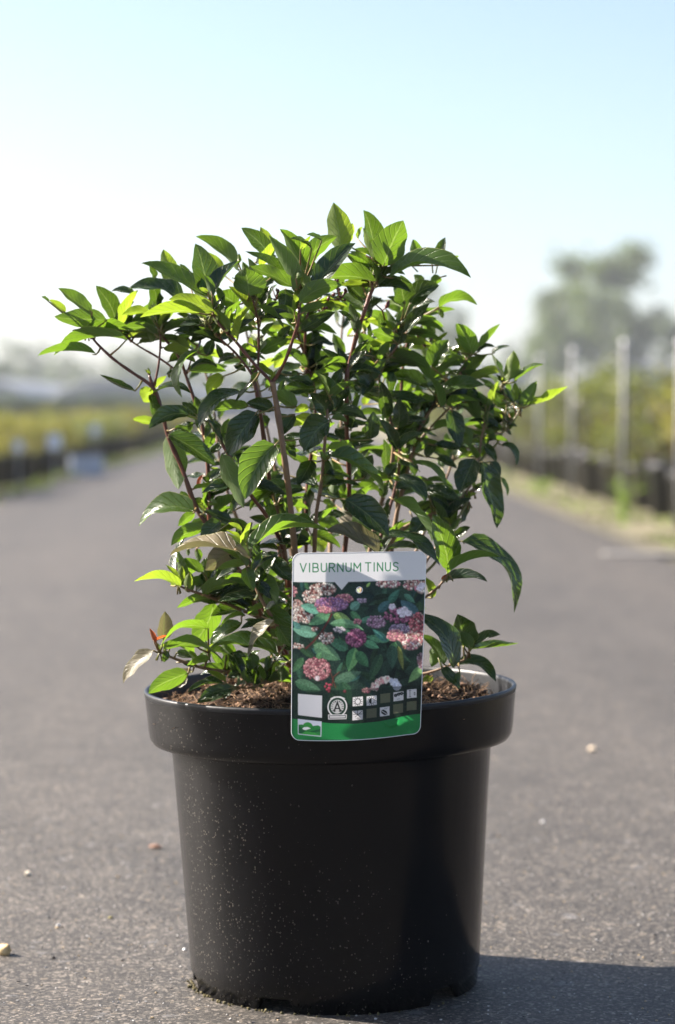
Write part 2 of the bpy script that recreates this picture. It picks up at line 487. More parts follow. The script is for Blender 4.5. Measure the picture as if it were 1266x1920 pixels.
# galvanised stakes along the right verge
M['galv'] = simple('galvanised_tube', (.16, .165, .165), (.21, .215, .215), 30, .65, metal=.1)
SL = ['grey metal stake nearest the camera at the right edge of the picture', 'tall grey metal stake with a weed growing at its foot', 'grey metal stake, second beyond the weed',
      'grey metal stake, third beyond the weed, left of the tree', 'grey metal stake behind the right tips of the shrub', 'thin far grey metal stake half hidden by the shrub',
      'farthest grey metal stake hidden behind the shrub leaves']
for i, (px, py, tp) in enumerate([(1273, 988, 640), (1168, 962, 640), (1072, 931, 655), (1010, 912, 668), (950, 897, 680), (905, 885, 690), (868, 874, 695)]):
    d = ground_d(py)
    c = P(px, py, d); t = P(px + 2, tp, d)
    e = empty('metal_stake', (c.x, d, -.006))
    h = t.z
    b = MB(); b.tube([(0, 0, 0), (.003, 0, h * .5), (.006, 0, h)], .0145, 10); b.build('tube', M['galv'], e)
    b = MB(); b.tube([(.006, 0, h - .012), (.006, 0, h + .012)], .0165, 10); b.build('end_cap', M['white_plastic'], e)
    tag(e, SL[i], 'stake', 'galvanised stakes along the right verge')
# tall weed at the foot of the second stake
def weed_plant(x, d, h, n, seed, label):
    rnd = random.Random(seed)
    e = empty('tall_weed', (x, d, -.008))
    b = MB(); tops = []
    for k in range(6):
        a = rnd.uniform(0, 6.28); hh = h * rnd.uniform(.55, 1)
        pts = [Vector((0, 0, 0)), Vector((math.cos(a) * .03, math.sin(a) * .03, hh * .5)), Vector((math.cos(a) * .07, math.sin(a) * .07, hh))]
        b.tube(pts, [.003, .0025, .0015], 5); tops.append(pts)
    b.build('stalk', M['stem_green'], e)
    b = MB()
    for k in range(n):
        pts = rnd.choice(tops); t = rnd.random()
        p = pts[0].lerp(pts[1], t * 2) if t < .5 else pts[1].lerp(pts[2], t * 2 - 1)
        a = Vector((rnd.gauss(0, 1), rnd.gauss(0, 1), rnd.gauss(.3, .5))).normalized(); w = a.cross(Vector((0, 0, 1))).normalized(); l = rnd.uniform(.03, .06)
        b.add([p, p + a * l * .5 + w * l * .2, p + a * l - Vector((0, 0, l * .2)), p + a * l * .5 - w * l * .2], [(0, 1, 2, 3)], 0, [(.5, 0), (1, .5), (.5, 1), (0, .5)])
    b.build('foliage', M['weed'], e)
    tag(e, label, 'weed')
weed_plant(P(1172, 962, 10.8).x, 10.75, .20, 90, 3, 'tall pale green weed growing at the foot of a metal stake')
weed_plant(P(1015, 905, 14.2).x, 14.1, .09, 50, 4, 'small green weed between two stakes further down the verge')

# ------------------------------------------------------------------ far things
M['film'] = simple('tunnel_film', (.20, .21, .23), (.27, .28, .30), .6, .55)
M['hoop'] = simple('tunnel_frame', (.30, .31, .33), (.34, .35, .38), 3, .5)
M['dark_open'] = simple('tunnel_door', (.10, .11, .13), (.13, .14, .16), 2, .7)
def tunnel(x, y, w, h, l, label):
    e = empty('polytunnel', (x, y, 0))
    b = MB(); n = 14; vs = []; fs = []
    for j in range(2):
        for i in range(n + 1):
            t = math.pi * i / n
            vs.append((-math.cos(t) * w / 2, j * l, (math.sin(t) ** .8) * h))
    for i in range(n): fs.append((i, i + 1, n + 2 + i, n + 1 + i))
    b.add(vs, fs); b.build('film_cover', M['film'], e)
    b = MB(); b.add([(-math.cos(math.pi * i / n) * w / 2, .02, (math.sin(math.pi * i / n) ** .8) * h * .995) for i in range(n + 1)], [tuple(range(n + 1))]); b.build('end_wall', M['film'], e, smooth=False)
    for j in range(4):
        b = MB(); b.tube([(-math.cos(math.pi * i / n) * (w / 2 + .02), j * l / 3, (math.sin(math.pi * i / n) ** .8) * (h + .02)) for i in range(n + 1)], .05, 5); b.build('hoop', M['hoop'], e)
    b = MB(); b.box((0, -.02, h * .36), (w * .34, .05, h * .72)); b.build('door', M['dark_open'], e, smooth=False)
    tag(e, label, 'polytunnel', 'polytunnels beyond the plant rows')
for x, y, w, h, l, lb in [(-17.2, 104, 7.2, 1.9, 26, 'pale blue grey polytunnel at the left edge of the background'), (-9.6, 104, 7.2, 1.75, 26, 'pale blue grey polytunnel, second from the left edge'),
                      (-2.0, 108, 7.2, 1.7, 26, 'pale polytunnel behind the shrub, left of the lane end'), (6.2, 112, 7.6, 2.5, 28, 'grey polytunnel behind the right tips of the shrub'),
                      (14.2, 112, 7.6, 2.6, 28, 'grey polytunnel half hidden below the tall tree')]:
    tunnel(x, y, w, h, l, lb)

M['bark'] = simple('bark', (.07, .06, .05), (.13, .11, .09), 6, .9)
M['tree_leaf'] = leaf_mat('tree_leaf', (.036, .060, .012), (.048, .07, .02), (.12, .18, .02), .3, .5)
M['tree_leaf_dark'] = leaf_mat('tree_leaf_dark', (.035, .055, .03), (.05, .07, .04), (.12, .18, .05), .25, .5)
def tree(x, y, h, w, seed, label, n=2600, m='tree_leaf', lo=.28, lsz=.30, gaps=.0, wisp=False):
    rnd = random.Random(seed)
    e = empty('broadleaf_tree', (x, y, 0), 0)
    b = MB(); tips = []
    trunk = [Vector((0, 0, -.1)), Vector((.05 * h * rnd.uniform(-.3, .3), 0, h * .3)), Vector((rnd.uniform(-.04, .04) * h, 0, h * .6)), Vector((rnd.uniform(-.05, .05) * h, 0, h * .93))]
    b.tube(trunk, [h * .022, h * .017, h * .010, h * .003], 7)
    b.build('trunk', M['bark'], e)
    lb = MB()
    for k in range(26):
        t = rnd.uniform(lo, .93)
        i = min(2, int(t * 3)); p = trunk[i].lerp(trunk[i + 1], t * 3 - i)
        a = rnd.uniform(0, 6.28); L = w * .5 * rnd.uniform(.5, 1.05) * (1.15 - t * .6)
        q = p + Vector((math.cos(a) * L, math.sin(a) * L, L * rnd.uniform(.35, .9)))
        md = p.lerp(q, .5) + Vector((0, 0, L * .08))
        lb.tube([p, md, q], [h * .007, h * .004, h * .002], 5)
        for s_ in range(3):
            a2 = a + rnd.uniform(-1, 1); q2 = md.lerp(q, rnd.random()) + Vector((math.cos(a2), math.sin(a2), rnd.uniform(.1, .9))) * L * .35
            lb.tube([md.lerp(q, .4), q2], [h * .003, h * .0015], 4); tips.append(q2)
        tips.append(q)
    tips.append(trunk[-1])
    lb.build('limb', M['bark'], e)
    cb = MB()
    tips = [t for t in tips if rnd.random() > gaps]
    for i in range(n):
        c = rnd.choice(tips); s = w * .052
        p = c + Vector((rnd.gauss(0, s), rnd.gauss(0, s), rnd.gauss(0, s)))
        a = Vector((rnd.gauss(0, 1), rnd.gauss(0, 1), rnd.gauss(0, 1))).normalized()
        ww = a.cross(Vector((rnd.gauss(0, 1), rnd.gauss(0, 1), rnd.gauss(0, 1)))).normalized(); l = lsz * rnd.uniform(.5, 1.3)
        cb.add([p, p + a * l * .5 + ww * l * .3, p + a * l, p + a * l * .5 - ww * l * .3], [(0, 1, 2, 3)], 0, [(.5, 0), (1, .5), (.5, 1), (0, .5)])
    cb.build('crown', M[m], e)
    tag(e, label, 'tree')
def tree_at(px, ytop, d, wpx, seed, label, **k):
    c = P(px, 765, d); t = P(px, ytop, d)
    tree(c.x, d, t.z, wpx / FPX * d, seed, label, **k)
tree_at(1118, 488, 120, 235, 21, 'tall loose green tree standing above the stakes on the right', n=8000, gaps=.05, lsz=.36, lo=.15)
tree_at(1062, 525, 128, 120, 22, 'rounded green tree just left of the tallest tree', n=2800, gaps=.1, lsz=.36)
tree_at(1275, 590, 115, 110, 23, 'dark green tree cut off by the right edge of the picture', n=2600, m='tree_leaf_dark')
tree_at(818, 515, 130, 100, 24, 'hazy tree seen through the upper right of the shrub', n=1500, gaps=.1)
tree_at(1195, 640, 118, 90, 25, 'low bush like tree between the tall tree and the right edge', n=1000, m='tree_leaf_dark', lo=.1)
tree_at(45, 648, 170, 120, 26, 'bluish hazy tree at the far left behind the polytunnels', n=1500, m='tree_leaf_dark', lo=.15)
tree_at(232, 664, 170, 110, 27, 'low hazy tree behind the polytunnels left of the shrub', n=1200, m='tree_leaf_dark', lo=.15)
tree_at(120, 672, 160, 90, 31, 'low hazy bush right of the bluish tree at the far left', n=900, m='tree_leaf_dark', lo=.1)
tree_at(172, 686, 150, 80, 32, 'small hazy bush between the far left trees', n=800, m='tree_leaf_dark', lo=.1)
tree_at(298, 678, 150, 90, 33, 'hazy bush just left of the shrub tips', n=900, m='tree_leaf_dark', lo=.1)
tree_at(-8, 676, 150, 90, 34, 'hazy bush cut off by the left edge of the picture', n=900, m='tree_leaf_dark', lo=.1)
tree_at(975, 655, 150, 120, 28, 'low hazy tree behind the far stakes', n=1200, m='tree_leaf_dark', lo=.15)

def treeline(name, x0, x1, y, h, n, seed, m, label, lsz=.9):
    rnd = random.Random(seed); b = MB()
    for i in range(n):
        x = rnd.uniform(x0, x1); yy = y + rnd.uniform(0, 12)
        hh = h * (.62 + .5 * noise.noise(Vector((x * .09, seed, 0))) + .25 * noise.noise(Vector((x * .4, seed, 5))))
        p = Vector((x, yy, rnd.random() ** .7 * max(hh, .5)))
        a = Vector((rnd.gauss(0, 1), rnd.gauss(0, 1), rnd.gauss(0, 1))).normalized()
        ww = a.cross(Vector((rnd.gauss(0, 1), rnd.gauss(0, 1), rnd.gauss(0, 1)))).normalized(); l = lsz * rnd.uniform(.5, 1.3)
        b.add([p - a * l * .5, p + ww * l * .4, p + a * l * .5, p - ww * l * .4], [(0, 1, 2, 3)], 0, [(.5, 0), (1, .5), (.5, 1), (0, .5)])
    o = b.build(name, M[m]); tag(o, label, 'trees', kind='stuff')
treeline('far_treeline', -130, 130, 230, 6.6, 15000, 2, 'tree_leaf_dark', 'far hazy line of trees along the whole horizon', 1.6)
def hedge(x0, x1, y, h, seed, label):
    rnd = random.Random(seed)
    e = empty('clipped_hedge', ((x0 + x1) / 2, y, 0))
    b = MB()
    for i in range(5200):
        x = rnd.uniform(-(x1 - x0) / 2, (x1 - x0) / 2)
        p = Vector((x, rnd.uniform(-.35, .35), rnd.random() * h * (1 + .12 * noise.noise(Vector((x * .7, 0, seed))))))
        a = Vector((rnd.gauss(0, 1), rnd.gauss(0, 1), rnd.gauss(0, 1))).normalized()
        ww = a.cross(Vector((rnd.gauss(0, 1), rnd.gauss(0, 1), rnd.gauss(0, 1)))).normalized(); l = rnd.uniform(.08, .2)
        b.add([p - a * l * .5, p + ww * l * .4, p + a * l * .5, p - ww * l * .4], [(0, 1, 2, 3)], 0, [(.5, 0), (1, .5), (.5, 1), (0, .5)])
    b.build('foliage', M['tree_leaf_dark'], e)
    b = MB(); b.box((0, 0, h * .42), (x1 - x0 - .3, .4, h * .8)); b.build('inner_branches', M['bark'], e, smooth=False)
    tag(e, label, 'hedge')
hedge(-15.5, -3.6, 62, .80, 3, 'low dark hedge beyond the yellow plants on the left')
hedge(4.5, 16, 60, 1.0, 4, 'dark hedge behind the container shrubs on the right')

# ------------------------------------------------------------------ haze
hz = MB(); hz.box((0, 205, 5.2), (850, 440, 14.4))
hm = bpy.data.materials.new('haze'); hm.use_nodes = True
hn = hm.node_tree; hn.nodes.remove(hn.nodes['Principled BSDF'])
pv = hn.nodes.new('ShaderNodeVolumePrincipled')
pv.inputs['Color'].default_value = (.86, .92, 1.0, 1)
pv.inputs['Density'].default_value = HAZE = 0.0010
hn.links.new(pv.outputs[0], hn.nodes['Material Output'].inputs['Volume'])
ho = hz.build('haze', hm, smooth=False); tag(ho, kind='stuff')
# ------------------------------------------------------------------ the pot
PX = P(629, 1835, 2.0).x
LEAN = R(1.0)
def potmat():
    m, nt, bs, out = mat('black_pot_plastic')
    co = objco(nt)
    base = ramp(nt, noisev(nt, 9, 4, .6, co), [(.3, (.0022, .0023, .0030)), (.7, (.0040, .0041, .0048))])
    # dried splashes: small dots, denser low down and to the left, where rain kicks grit up
    mp = N(nt, 'ShaderNodeMapping'); mp.inputs['Scale'].default_value = (1, 1, .8); nt.links.new(co, mp.inputs[0])
    v = N(nt, 'ShaderNodeTexVoronoi', feature='F1'); v.inputs['Scale'].default_value = 760; nt.links.new(mp.outputs[0], v.inputs['Vector'])
    sc = N(nt, 'ShaderNodeSeparateColor'); nt.links.new(v.outputs['Color'], sc.inputs[0])
    sx = N(nt, 'ShaderNodeSeparateXYZ'); nt.links.new(co, sx.inputs[0])
    dens = mth(nt, 'ADD', mth(nt, 'MULTIPLY', sx.outputs[2], -1.5), mth(nt, 'ADD', mth(nt, 'MULTIPLY', sx.outputs[0], -2.4), -.12))
    dens = mth(nt, 'ADD', dens, mth(nt, 'MULTIPLY', noisev(nt, 16, 3, .6, co), .55))
    size = mth(nt, 'MULTIPLY', mth(nt, 'GREATER_THAN', mth(nt, 'ADD', sc.outputs[0], mth(nt, 'MULTIPLY', dens, .62)), .90), mth(nt, 'ADD', .10, mth(nt, 'MULTIPLY', mth(nt, 'POWER', sc.outputs[1], 3.0), .45)))
    dot = mth(nt, 'LESS_THAN', v.outputs['Distance'], size)
    film = mth(nt, 'MULTIPLY', ramp(nt, mth(nt, 'ADD', dens, mth(nt, 'MULTIPLY', noisev(nt, 3.5, 4, .6, co), .4)), [(.25, 0.0), (.75, 1.0)]), .55)
    base = mixc(nt, film, base, (.0095, .0097, .0105))
    base = mixc(nt, mth(nt, 'MULTIPLY', dot, .5), base, (.15, .13, .105))
    nt.links.new(base, bs.inputs['Base Color'])
    rg = mth(nt, 'ADD', .11, mth(nt, 'MULTIPLY', noisev(nt, 30, 4, .6, co), .08))
    rg = mth(nt, 'ADD', rg, mth(nt, 'MULTIPLY', film, .22))
    nt.links.new(rg, bs.inputs['Roughness'])
    bs.inputs['Specular IOR Level'].default_value = .22
    vs = N(nt, 'ShaderNodeMapping'); vs.inputs['Scale'].default_value = (1, 1, .05); nt.links.new(co, vs.inputs[0])
    bump(nt, mth(nt, 'ADD', noisev(nt, 120, 2, .5, vs.outputs[0]), mth(nt, 'MULTIPLY', dot, 1.2)), .35, .0006, bs)
    return m
M['pot'] = potmat()
pot = empty('flower_pot', (PX, 2.0, -.001))
pot.rotation_euler = (0, -LEAN, 0); pot.scale = (1, 1, 1.01)
n = 256
def ring(r, z): return [(r * math.cos(2 * math.pi * k / n), r * math.sin(2 * math.pi * k / n), z) for k in range(n)]
# body with feet: the bottom edge is cut away in six notches
def notch(k):
    a = (k / n * 360.0)
    for c in (246.5, 318, 15, 75, 135, 190):
        dd = abs((a - c + 180) % 360 - 180)
        if dd < 6.2: return 1.0
        if dd < 8.0: return (8.0 - dd) / 1.8
    return 0.0
prof = [(.1232, None), (.1238, .0135), (.1252, .0150), (.1262, .030), (.1300, .090), (.1340, .150), (.1374, .198), (.1385, .207), (.1405, .2105)]
vs = []; fs = []
for r, z in prof:
    for k in range(n):
        a = 2 * math.pi * k / n; zz = z if z is not None else notch(k) * .0115 + .0005
        rr = r * (1 + .0012 * math.sin(3 * a + 1))
        vs.append((rr * math.cos(a), rr * math.sin(a), zz))
for r, dz in ((.1205, 0), (.112, 0)):
    for k in range(n):
        a = 2 * math.pi * k / n; zz = notch(k) * .0115 + .0005
        vs.append((r * math.cos(a), r * math.sin(a), zz if r > .115 else .012))
L = len(prof)
for i in range(L - 1):
    for k in range(n):
        k2 = (k + 1) % n; fs.append((i * n + k, i * n + k2, (i + 1) * n + k2, (i + 1) * n + k))
for k in range(n):
    k2 = (k + 1) % n
    fs.append((k, L * n + k, L * n + k2, k2)); fs.append((L * n + k, (L + 1) * n + k, (L + 1) * n + k2, L * n + k2))
fs.append(tuple((L + 1) * n + k for k in range(n)))
b = MB(); b.add(vs, fs); body = b.build('pot_body', M['pot'], pot)
# collar, rim bead and inside wall
b = MB()
b.lathe([(.1405, .2095), (.1480, .2082), (.1535, .2100), (.1562, .2140), (.1572, .2200), (.1588, .2380), (.1600, .2500)], n)
collar = b.build('collar', M['pot'], pot)
b = MB()
b.lathe([(.1600, .2500), (.1606, .2520), (.1606, .2536), (.1598, .2546), (.1584, .2548), (.1572, .2540), (.1566, .2515), (.1556, .235), (.150, .214), (.1372, .209), (.1330, .150), (.128, .09)], n)
M['rim'] = simple('pot_rim_plastic', (.006, .007, .009), (.011, .012, .015), 40, .42, .28, bmp=.0004, bscale=220)
rim = b.build('rim', M['rim'], pot)
tag(pot, 'large black plastic plant pot with a broad collar standing on the asphalt', 'flower pot')
# small scuffed lug under the rim at the right
# moss crumbs where the pot meets the ground
M['moss_dark'] = simple('moss_crumb', (.05, .045, .018), (.13, .105, .04), 300, .9)
b = MB(); rnd = random.Random(3)
for i in range(75):
    a = R(rnd.choice([rnd.gauss(196, 7), rnd.gauss(222, 14), rnd.uniform(180, 340)])); r = .124 + abs(rnd.gauss(0, .0022))
    s = rnd.uniform(.0005, .0017)
    b.blob((PX + r * math.cos(a), 2 + r * math.sin(a), s * .5), (s, s, s * .9), .8, seed=i, rings=3, segs=5)
tag(b.build('moss_crumbs', M['moss_dark']), 'crumbs of moss and grit gathered along the foot of the pot', 'moss', kind='stuff')

# ------------------------------------------------------------------ soil
def soilmat():
    m, nt, bs, out = mat('potting_mix')
    co = objco(nt)
    c = ramp(nt, noisev(nt, 120, 6, .75, co), [(.28, (.012, .008, .006)), (.5, (.035, .021, .014)), (.62, (.09, .052, .03)), (.74, (.30, .19, .10))])
    nt.links.new(c, bs.inputs['Base Color']); bs.inputs['Roughness'].default_value = .95; bs.inputs['Specular IOR Level'].default_value = .15
    bump(nt, noisev(nt, 170, 6, .7, co), 1, .004, bs)
    return m
M['soil'] = soilmat()
M['fibre'] = simple('coir_fibre', (.15, .082, .045), (.34, .21, .11), 300, .8)
M['chip'] = simple('bark_chip', (.06, .032, .02), (.24, .135, .075), 130, .85, bmp=.001, bscale=400)
soil = empty('potting_soil', (PX, 2.0, 0)); soil.rotation_euler = (0, -LEAN, 0); soil.scale = (1, 1, 1.01)
def soilz(x, y):
    r = math.hypot(x, y)
    z = .240 + .020 * max(0, 1 - (r / .125) ** 2) + .010 * noise.noise(Vector((x * 28, y * 28, 1))) + .005 * noise.noise(Vector((x * 80, y * 80, 2)))
    if r > .135: z -= (r - .135) * .35
    return z
b = MB(); vs = [(0, 0, soilz(0, 0))]; fs = []; nr, ns = 46, 130
for i in range(1, nr + 1):
    for k in range(ns):
        r = .1562 * i / nr; a = 2 * math.pi * k / ns; x, y = r * math.cos(a), r * math.sin(a)
        vs.append((x, y, soilz(x, y)))
for k in range(ns):
    k2 = (k + 1) % ns; fs.append((0, 1 + k, 1 + k2))
    for i in range(nr - 1): fs.append((1 + i * ns + k, 1 + (i + 1) * ns + k, 1 + (i + 1) * ns + k2, 1 + i * ns + k2))
b.add(vs, fs); b.build('soil_surface', M['soil'], soil)
b = MB(); rnd = random.Random(8)
for i in range(1500):
    a = rnd.uniform(0, 6.28); r = .150 * math.sqrt(rnd.random()); x, y = r * math.cos(a), r * math.sin(a)
    s = rnd.uniform(.0007, .0024) * (1.8 if rnd.random() < .06 else 1)
    rot = Matrix.Rotation(rnd.uniform(0, 6.28), 3, 'Z') @ Matrix.Rotation(rnd.uniform(-.9, .9), 3, 'X')
    b.blob((x, y, soilz(x, y) + s * .3), (s * 1.5, s, s * .6), .9, 0 if rnd.random() < .6 else 1, i, 4, 6, rot)
ch = b.build('bark_chips', [M['chip'], M['soil']], soil); ch['kind'] = 'stuff'
b = MB()
for i in range(5200):
    a = rnd.uniform(0, 6.28); r = .15 * math.sqrt(rnd.random()); x, y = r * math.cos(a), r * math.sin(a)
    if noise.noise(Vector((x * 25, y * 25, 4))) < -.05 and rnd.random() < .8: continue
    z = soilz(x, y); l = rnd.uniform(.004, .016); a = rnd.uniform(0, 6.28); e = rnd.uniform(-.1, .8)
    d = Vector((math.cos(a) * math.cos(e), math.sin(a) * math.cos(e), math.sin(e))) * l
    p = Vector((x, y, z)); k = Vector((rnd.gauss(0, 1), rnd.gauss(0, 1), rnd.gauss(0, 1))) * l * .15
    b.tube([p, p + d * .5 + k, p + d], [.00035, .0003, .0002], 3, 0, False)
fb = b.build('coir_fibres', M['fibre'], soil); fb['kind'] = 'stuff'
tag(soil, 'brown fibrous potting soil with bark filling the black pot', 'soil')

# ------------------------------------------------------------------ tag
def letters(txt, x, y, h, gap, out, slope=0):
    G = {'V': [[(0, 0), (.3, 1), (.6, 0)]], 'I': [[(.05, 0), (.05, 1)]],
         'B': [[(0, 0), (0, 1), (.35, 1), (.5, .93), (.55, .76), (.5, .56), (.35, .49), (0, .49)], [(.35, .49), (.47, .42), (.5, .25), (.45, .07), (.32, 0), (0, 0)]],
         'U': [[(0, 0), (0, .72), (.07, .92), (.26, 1), (.45, .92), (.52, .72), (.52, 0)]],
         'R': [[(0, 1), (0, 0), (.33, 0), (.48, .08), (.52, .26), (.47, .44), (.33, .52), (0, .52)], [(.28, .52), (.55, 1)]],
         'N': [[(0, 1), (0, 0), (.55, 1), (.55, 0)]], 'M': [[(0, 1), (0, 0), (.33, .62), (.66, 0), (.66, 1)]],
         'T': [[(0, 0), (.58, 0)], [(.29, 0), (.29, 1)]],
         'S': [[(.5, .12), (.38, .02), (.22, 0), (.06, .08), (.02, .24), (.08, .40), (.28, .49), (.46, .58), (.52, .76), (.44, .93), (.27, 1), (.1, .96), (0, .86)]],
         '-': [[(0, .5), (.3, .5)]], '1': [[(.05, .2), (.25, 0), (.25, 1)]], '5': [[(.5, 0), (.08, 0), (.05, .42), (.3, .36), (.5, .5), (.5, .85), (.3, 1), (.02, .93)]],
         'C': [[(.5, .1), (.25, 0), (.05, .2), (.05, .8), (.25, 1), (.5, .9)]], 'm': [[(0, 1), (0, .4), (.25, .4), (.3, 1)], [(.3, .5), (.55, .4), (.6, 1)]]}
    wd = {'V': .6, 'I': .1, 'B': .55, 'U': .52, 'R': .55, 'N': .55, 'M': .66, 'T': .58, 'S': .52, '-': .3, '1': .3, '5': .5, 'C': .5, 'm': .6}
    for ch in txt:
        if ch == ' ': x += h * .42; continue
        for pl in G[ch]: out.append([(x + px * h, y + py * h) for px, py in pl])
        x += wd[ch] * h + gap
    return x
TW, TH, SS = 300, 424, 3
def paint_tag():
    W, H = TW * SS, TH * SS
    img = np.zeros((H, W, 3), dtype=np.float64)
    rnd = random.Random(12); nr = np.random.RandomState(4)
    # crop coordinates X 82..1178, Y 85..1600 -> canvas
    def XY(X, Y):
        y0 = 90 - 20 * (X - 82) / 1096.0
        wdt = 1096 - 50 * max(0, (Y - 70)) / 1500.0
        u = (X - 82) / wdt; v = (Y - y0) / (1600 - 40 * u - y0)
        return u * W, v * H
    ys, xs = np.mgrid[0:H, 0:W]
    def bb(x0, y0, x1, y1):
        return max(0, int(x0) - 1), max(0, int(y0) - 1), min(W, int(x1) + 2), min(H, int(y1) + 2)
    def blend(sl, mask, c, a=1.0):
        if mask.size == 0: return
        m = (mask * a)[..., None]; img[sl] = img[sl] * (1 - m) + np.array(c) * m
    def poly(pts, c, a=1.0, raw=False):
        pts = [p if raw else XY(*p) for p in pts]
        x0, y0, x1, y1 = bb(min(p[0] for p in pts), min(p[1] for p in pts), max(p[0] for p in pts), max(p[1] for p in pts))
        if x1 <= x0 or y1 <= y0: return
        X = xs[y0:y1, x0:x1]; Y = ys[y0:y1, x0:x1]; ins = np.zeros(X.shape, bool)
        for i in range(len(pts)):
            ax, ay = pts[i]; bx, by = pts[i - 1]
            cnd = ((ay > Y) != (by > Y))
            if abs(by - ay) < 1e-9: continue
            ins ^= cnd & (X < (bx - ax) * (Y - ay) / (by - ay) + ax)
        blend((slice(y0, y1), slice(x0, x1)), ins.astype(float), c, a)
    def disc(X_, Y_, r, c, a=1.0, ry=None, inner=0):
        cx, cy = XY(X_, Y_); rx = r * W / 1075.0; r2 = (ry or r) * H / 1500.0
        x0, y0, x1, y1 = bb(cx - rx, cy - r2, cx + rx, cy + r2)
        if x1 <= x0 or y1 <= y0: return
        q = ((xs[y0:y1, x0:x1] - cx) / rx) ** 2 + ((ys[y0:y1, x0:x1] - cy) / r2) ** 2
        blend((slice(y0, y1), slice(x0, x1)), ((q <= 1) & (q >= inner * inner)).astype(float), c, a)
    def line(pl, wpx, c, a=1.0):
        pl = [XY(*p) for p in pl]; w = wpx * W / 1075.0 / 2
        x0, y0, x1, y1 = bb(min(p[0] for p in pl) - w, min(p[1] for p in pl) - w, max(p[0] for p in pl) + w, max(p[1] for p in pl) + w)
        if x1 <= x0 or y1 <= y0: return
        X = xs[y0:y1, x0:x1].astype(float); Y = ys[y0:y1, x0:x1].astype(float); best = np.full(X.shape, 1e9)
        for (ax, ay), (bx, by) in zip(pl[:-1], pl[1:]):
            L2 = (bx - ax) ** 2 + (by - ay) ** 2 + 1e-9
            t = np.clip(((X - ax) * (bx - ax) + (Y - ay) * (by - ay)) / L2, 0, 1)
            best = np.minimum(best, np.hypot(X - ax - t * (bx - ax), Y - ay - t * (by - ay)))
        blend((slice(y0, y1), slice(x0, x1)), np.clip(w - best + .5, 0, 1), c, a)
    L_ = lambda *c: np.array(lin(c))
    # photograph part: dark foliage ground
    low = nr.rand(26, 18)
    yy = np.linspace(0, 24.99, H); xx = np.linspace(0, 16.99, W)
    yi = yy.astype(int); xi = xx.astype(int); fy = (yy - yi)[:, None]; fx = (xx - xi)[None, :]
    g = (low[yi][:, xi] * (1 - fy) * (1 - fx) + low[yi + 1][:, xi] * fy * (1 - fx) + low[yi][:, xi + 1] * (1 - fy) * fx + low[yi + 1][:, xi + 1] * fy * fx)[..., None]
    img[:] = L_(26, 38, 38) * (1 - g) + L_(48, 74, 60) * g
    def leaf(x0, y0, x1, y1, w, c, c2=None, bow=0):
        c = L_(*c) * 1.2; c2 = L_(*c2) * 1.15 if c2 else c * 1.35
        d = math.hypot(x1 - x0, y1 - y0); px, py = -(y1 - y0) / d, (x1 - x0) / d
        def side(s):
            o = []
            for i in range(13):
                t = i / 12; ww = w * .5 * (t ** .6 * (1 - t) ** .9) / .47; bx = bow * d * 4 * t * (1 - t)
                o.append((x0 + (x1 - x0) * t + px * (s * ww + bx), y0 + (y1 - y0) * t + py * (s * ww + bx)))
            return o
        md = side(0)
        poly(side(1) + md[::-1], c); poly(side(-1) + md[::-1], c2)
        line(md, 4, c2 * 1.3, .7)
        for k in range(3, 11):
            for s2 in (1, -1):
                e = side(s2 * .8)[min(12, k + 2)]; line([md[k], e], 3, c2 * 1.25, .35)
        for s2, sh in ((.55, .75), (-.55, 1.25)):
            line(side(s2)[2:11], w * .12, c * sh, .22)
    for i in range(130):                          # soft background leaves
        x, y = rnd.uniform(60, 1190), rnd.uniform(300, 1450); a = rnd.uniform(0, 6.28); l = rnd.uniform(90, 210); k = rnd.uniform(.5, 1.15)
        dark = .65 if (x > 650 and 350 < y < 600) or (x > 650 and y > 850) or y > 1150 else 1
        cc = rnd.choice([(52, 84, 66), (44, 78, 74), (58, 92, 62), (40, 62, 52)])
        leaf(x, y, x + math.cos(a) * l, y + math.sin(a) * l, l * .38, tuple(int(q * k * dark) for q in cc))
    def cluster(x, y, rx, ry, n, cols, s=11, dark=.55):
        n = int(n * 1.7); s *= .76
        for i in range(n):
            a = rnd.uniform(0, 6.28); r = math.sqrt(rnd.random()); px, py = x + math.cos(a) * r * rx, y + math.sin(a) * r * ry
            c = L_(*rnd.choice(cols)); q = s * rnd.uniform(.65, 1.2)
            disc(px + 2, py + 3, q * 1.15, c * dark * .5, .8); disc(px, py, q, c * .8); disc(px - q * .25, py - q * .3, q * .55, c * 1.25)
    white = [(226, 214, 204), (235, 226, 218), (205, 180, 170), (190, 140, 130), (120, 70, 66)]
    pink = [(205, 140, 150), (222, 165, 165), (186, 110, 130)]
    lil = [(160, 120, 165), (178, 138, 180), (138, 95, 145), (205, 140, 160)]
    mag = [(150, 85, 120), (170, 105, 140), (120, 60, 95), (185, 120, 150)]
    cluster(330, 380, 105, 50, 120, white, 12); cluster(230, 440, 70, 50, 70, white, 12); cluster(120, 560, 60, 90, 110, white, 13); cluster(200, 610, 50, 40, 40, white)
    cluster(95, 400, 22, 40, 16, pink); cluster(870, 335, 100, 30, 60, white + pink, 11); cluster(1080, 340, 90, 45, 80, white + pink, 12); cluster(1140, 370, 30, 40, 24, white, 15)
    cluster(120, 840, 60, 22, 30, white, 9)
    leaf(310, 560, 150, 510, 100, (92, 140, 122)); leaf(390, 580, 220, 665, 110, (84, 128, 92)); leaf(420, 585, 560, 630, 90, (92, 126, 70), (122, 150, 90))
    leaf(280, 740, 82, 700, 120, (96, 138, 118)); leaf(150, 700, 82, 640, 60, (70, 110, 104)); leaf(390, 660, 665, 705, 90, (78, 120, 84), (104, 146, 112), -.1)
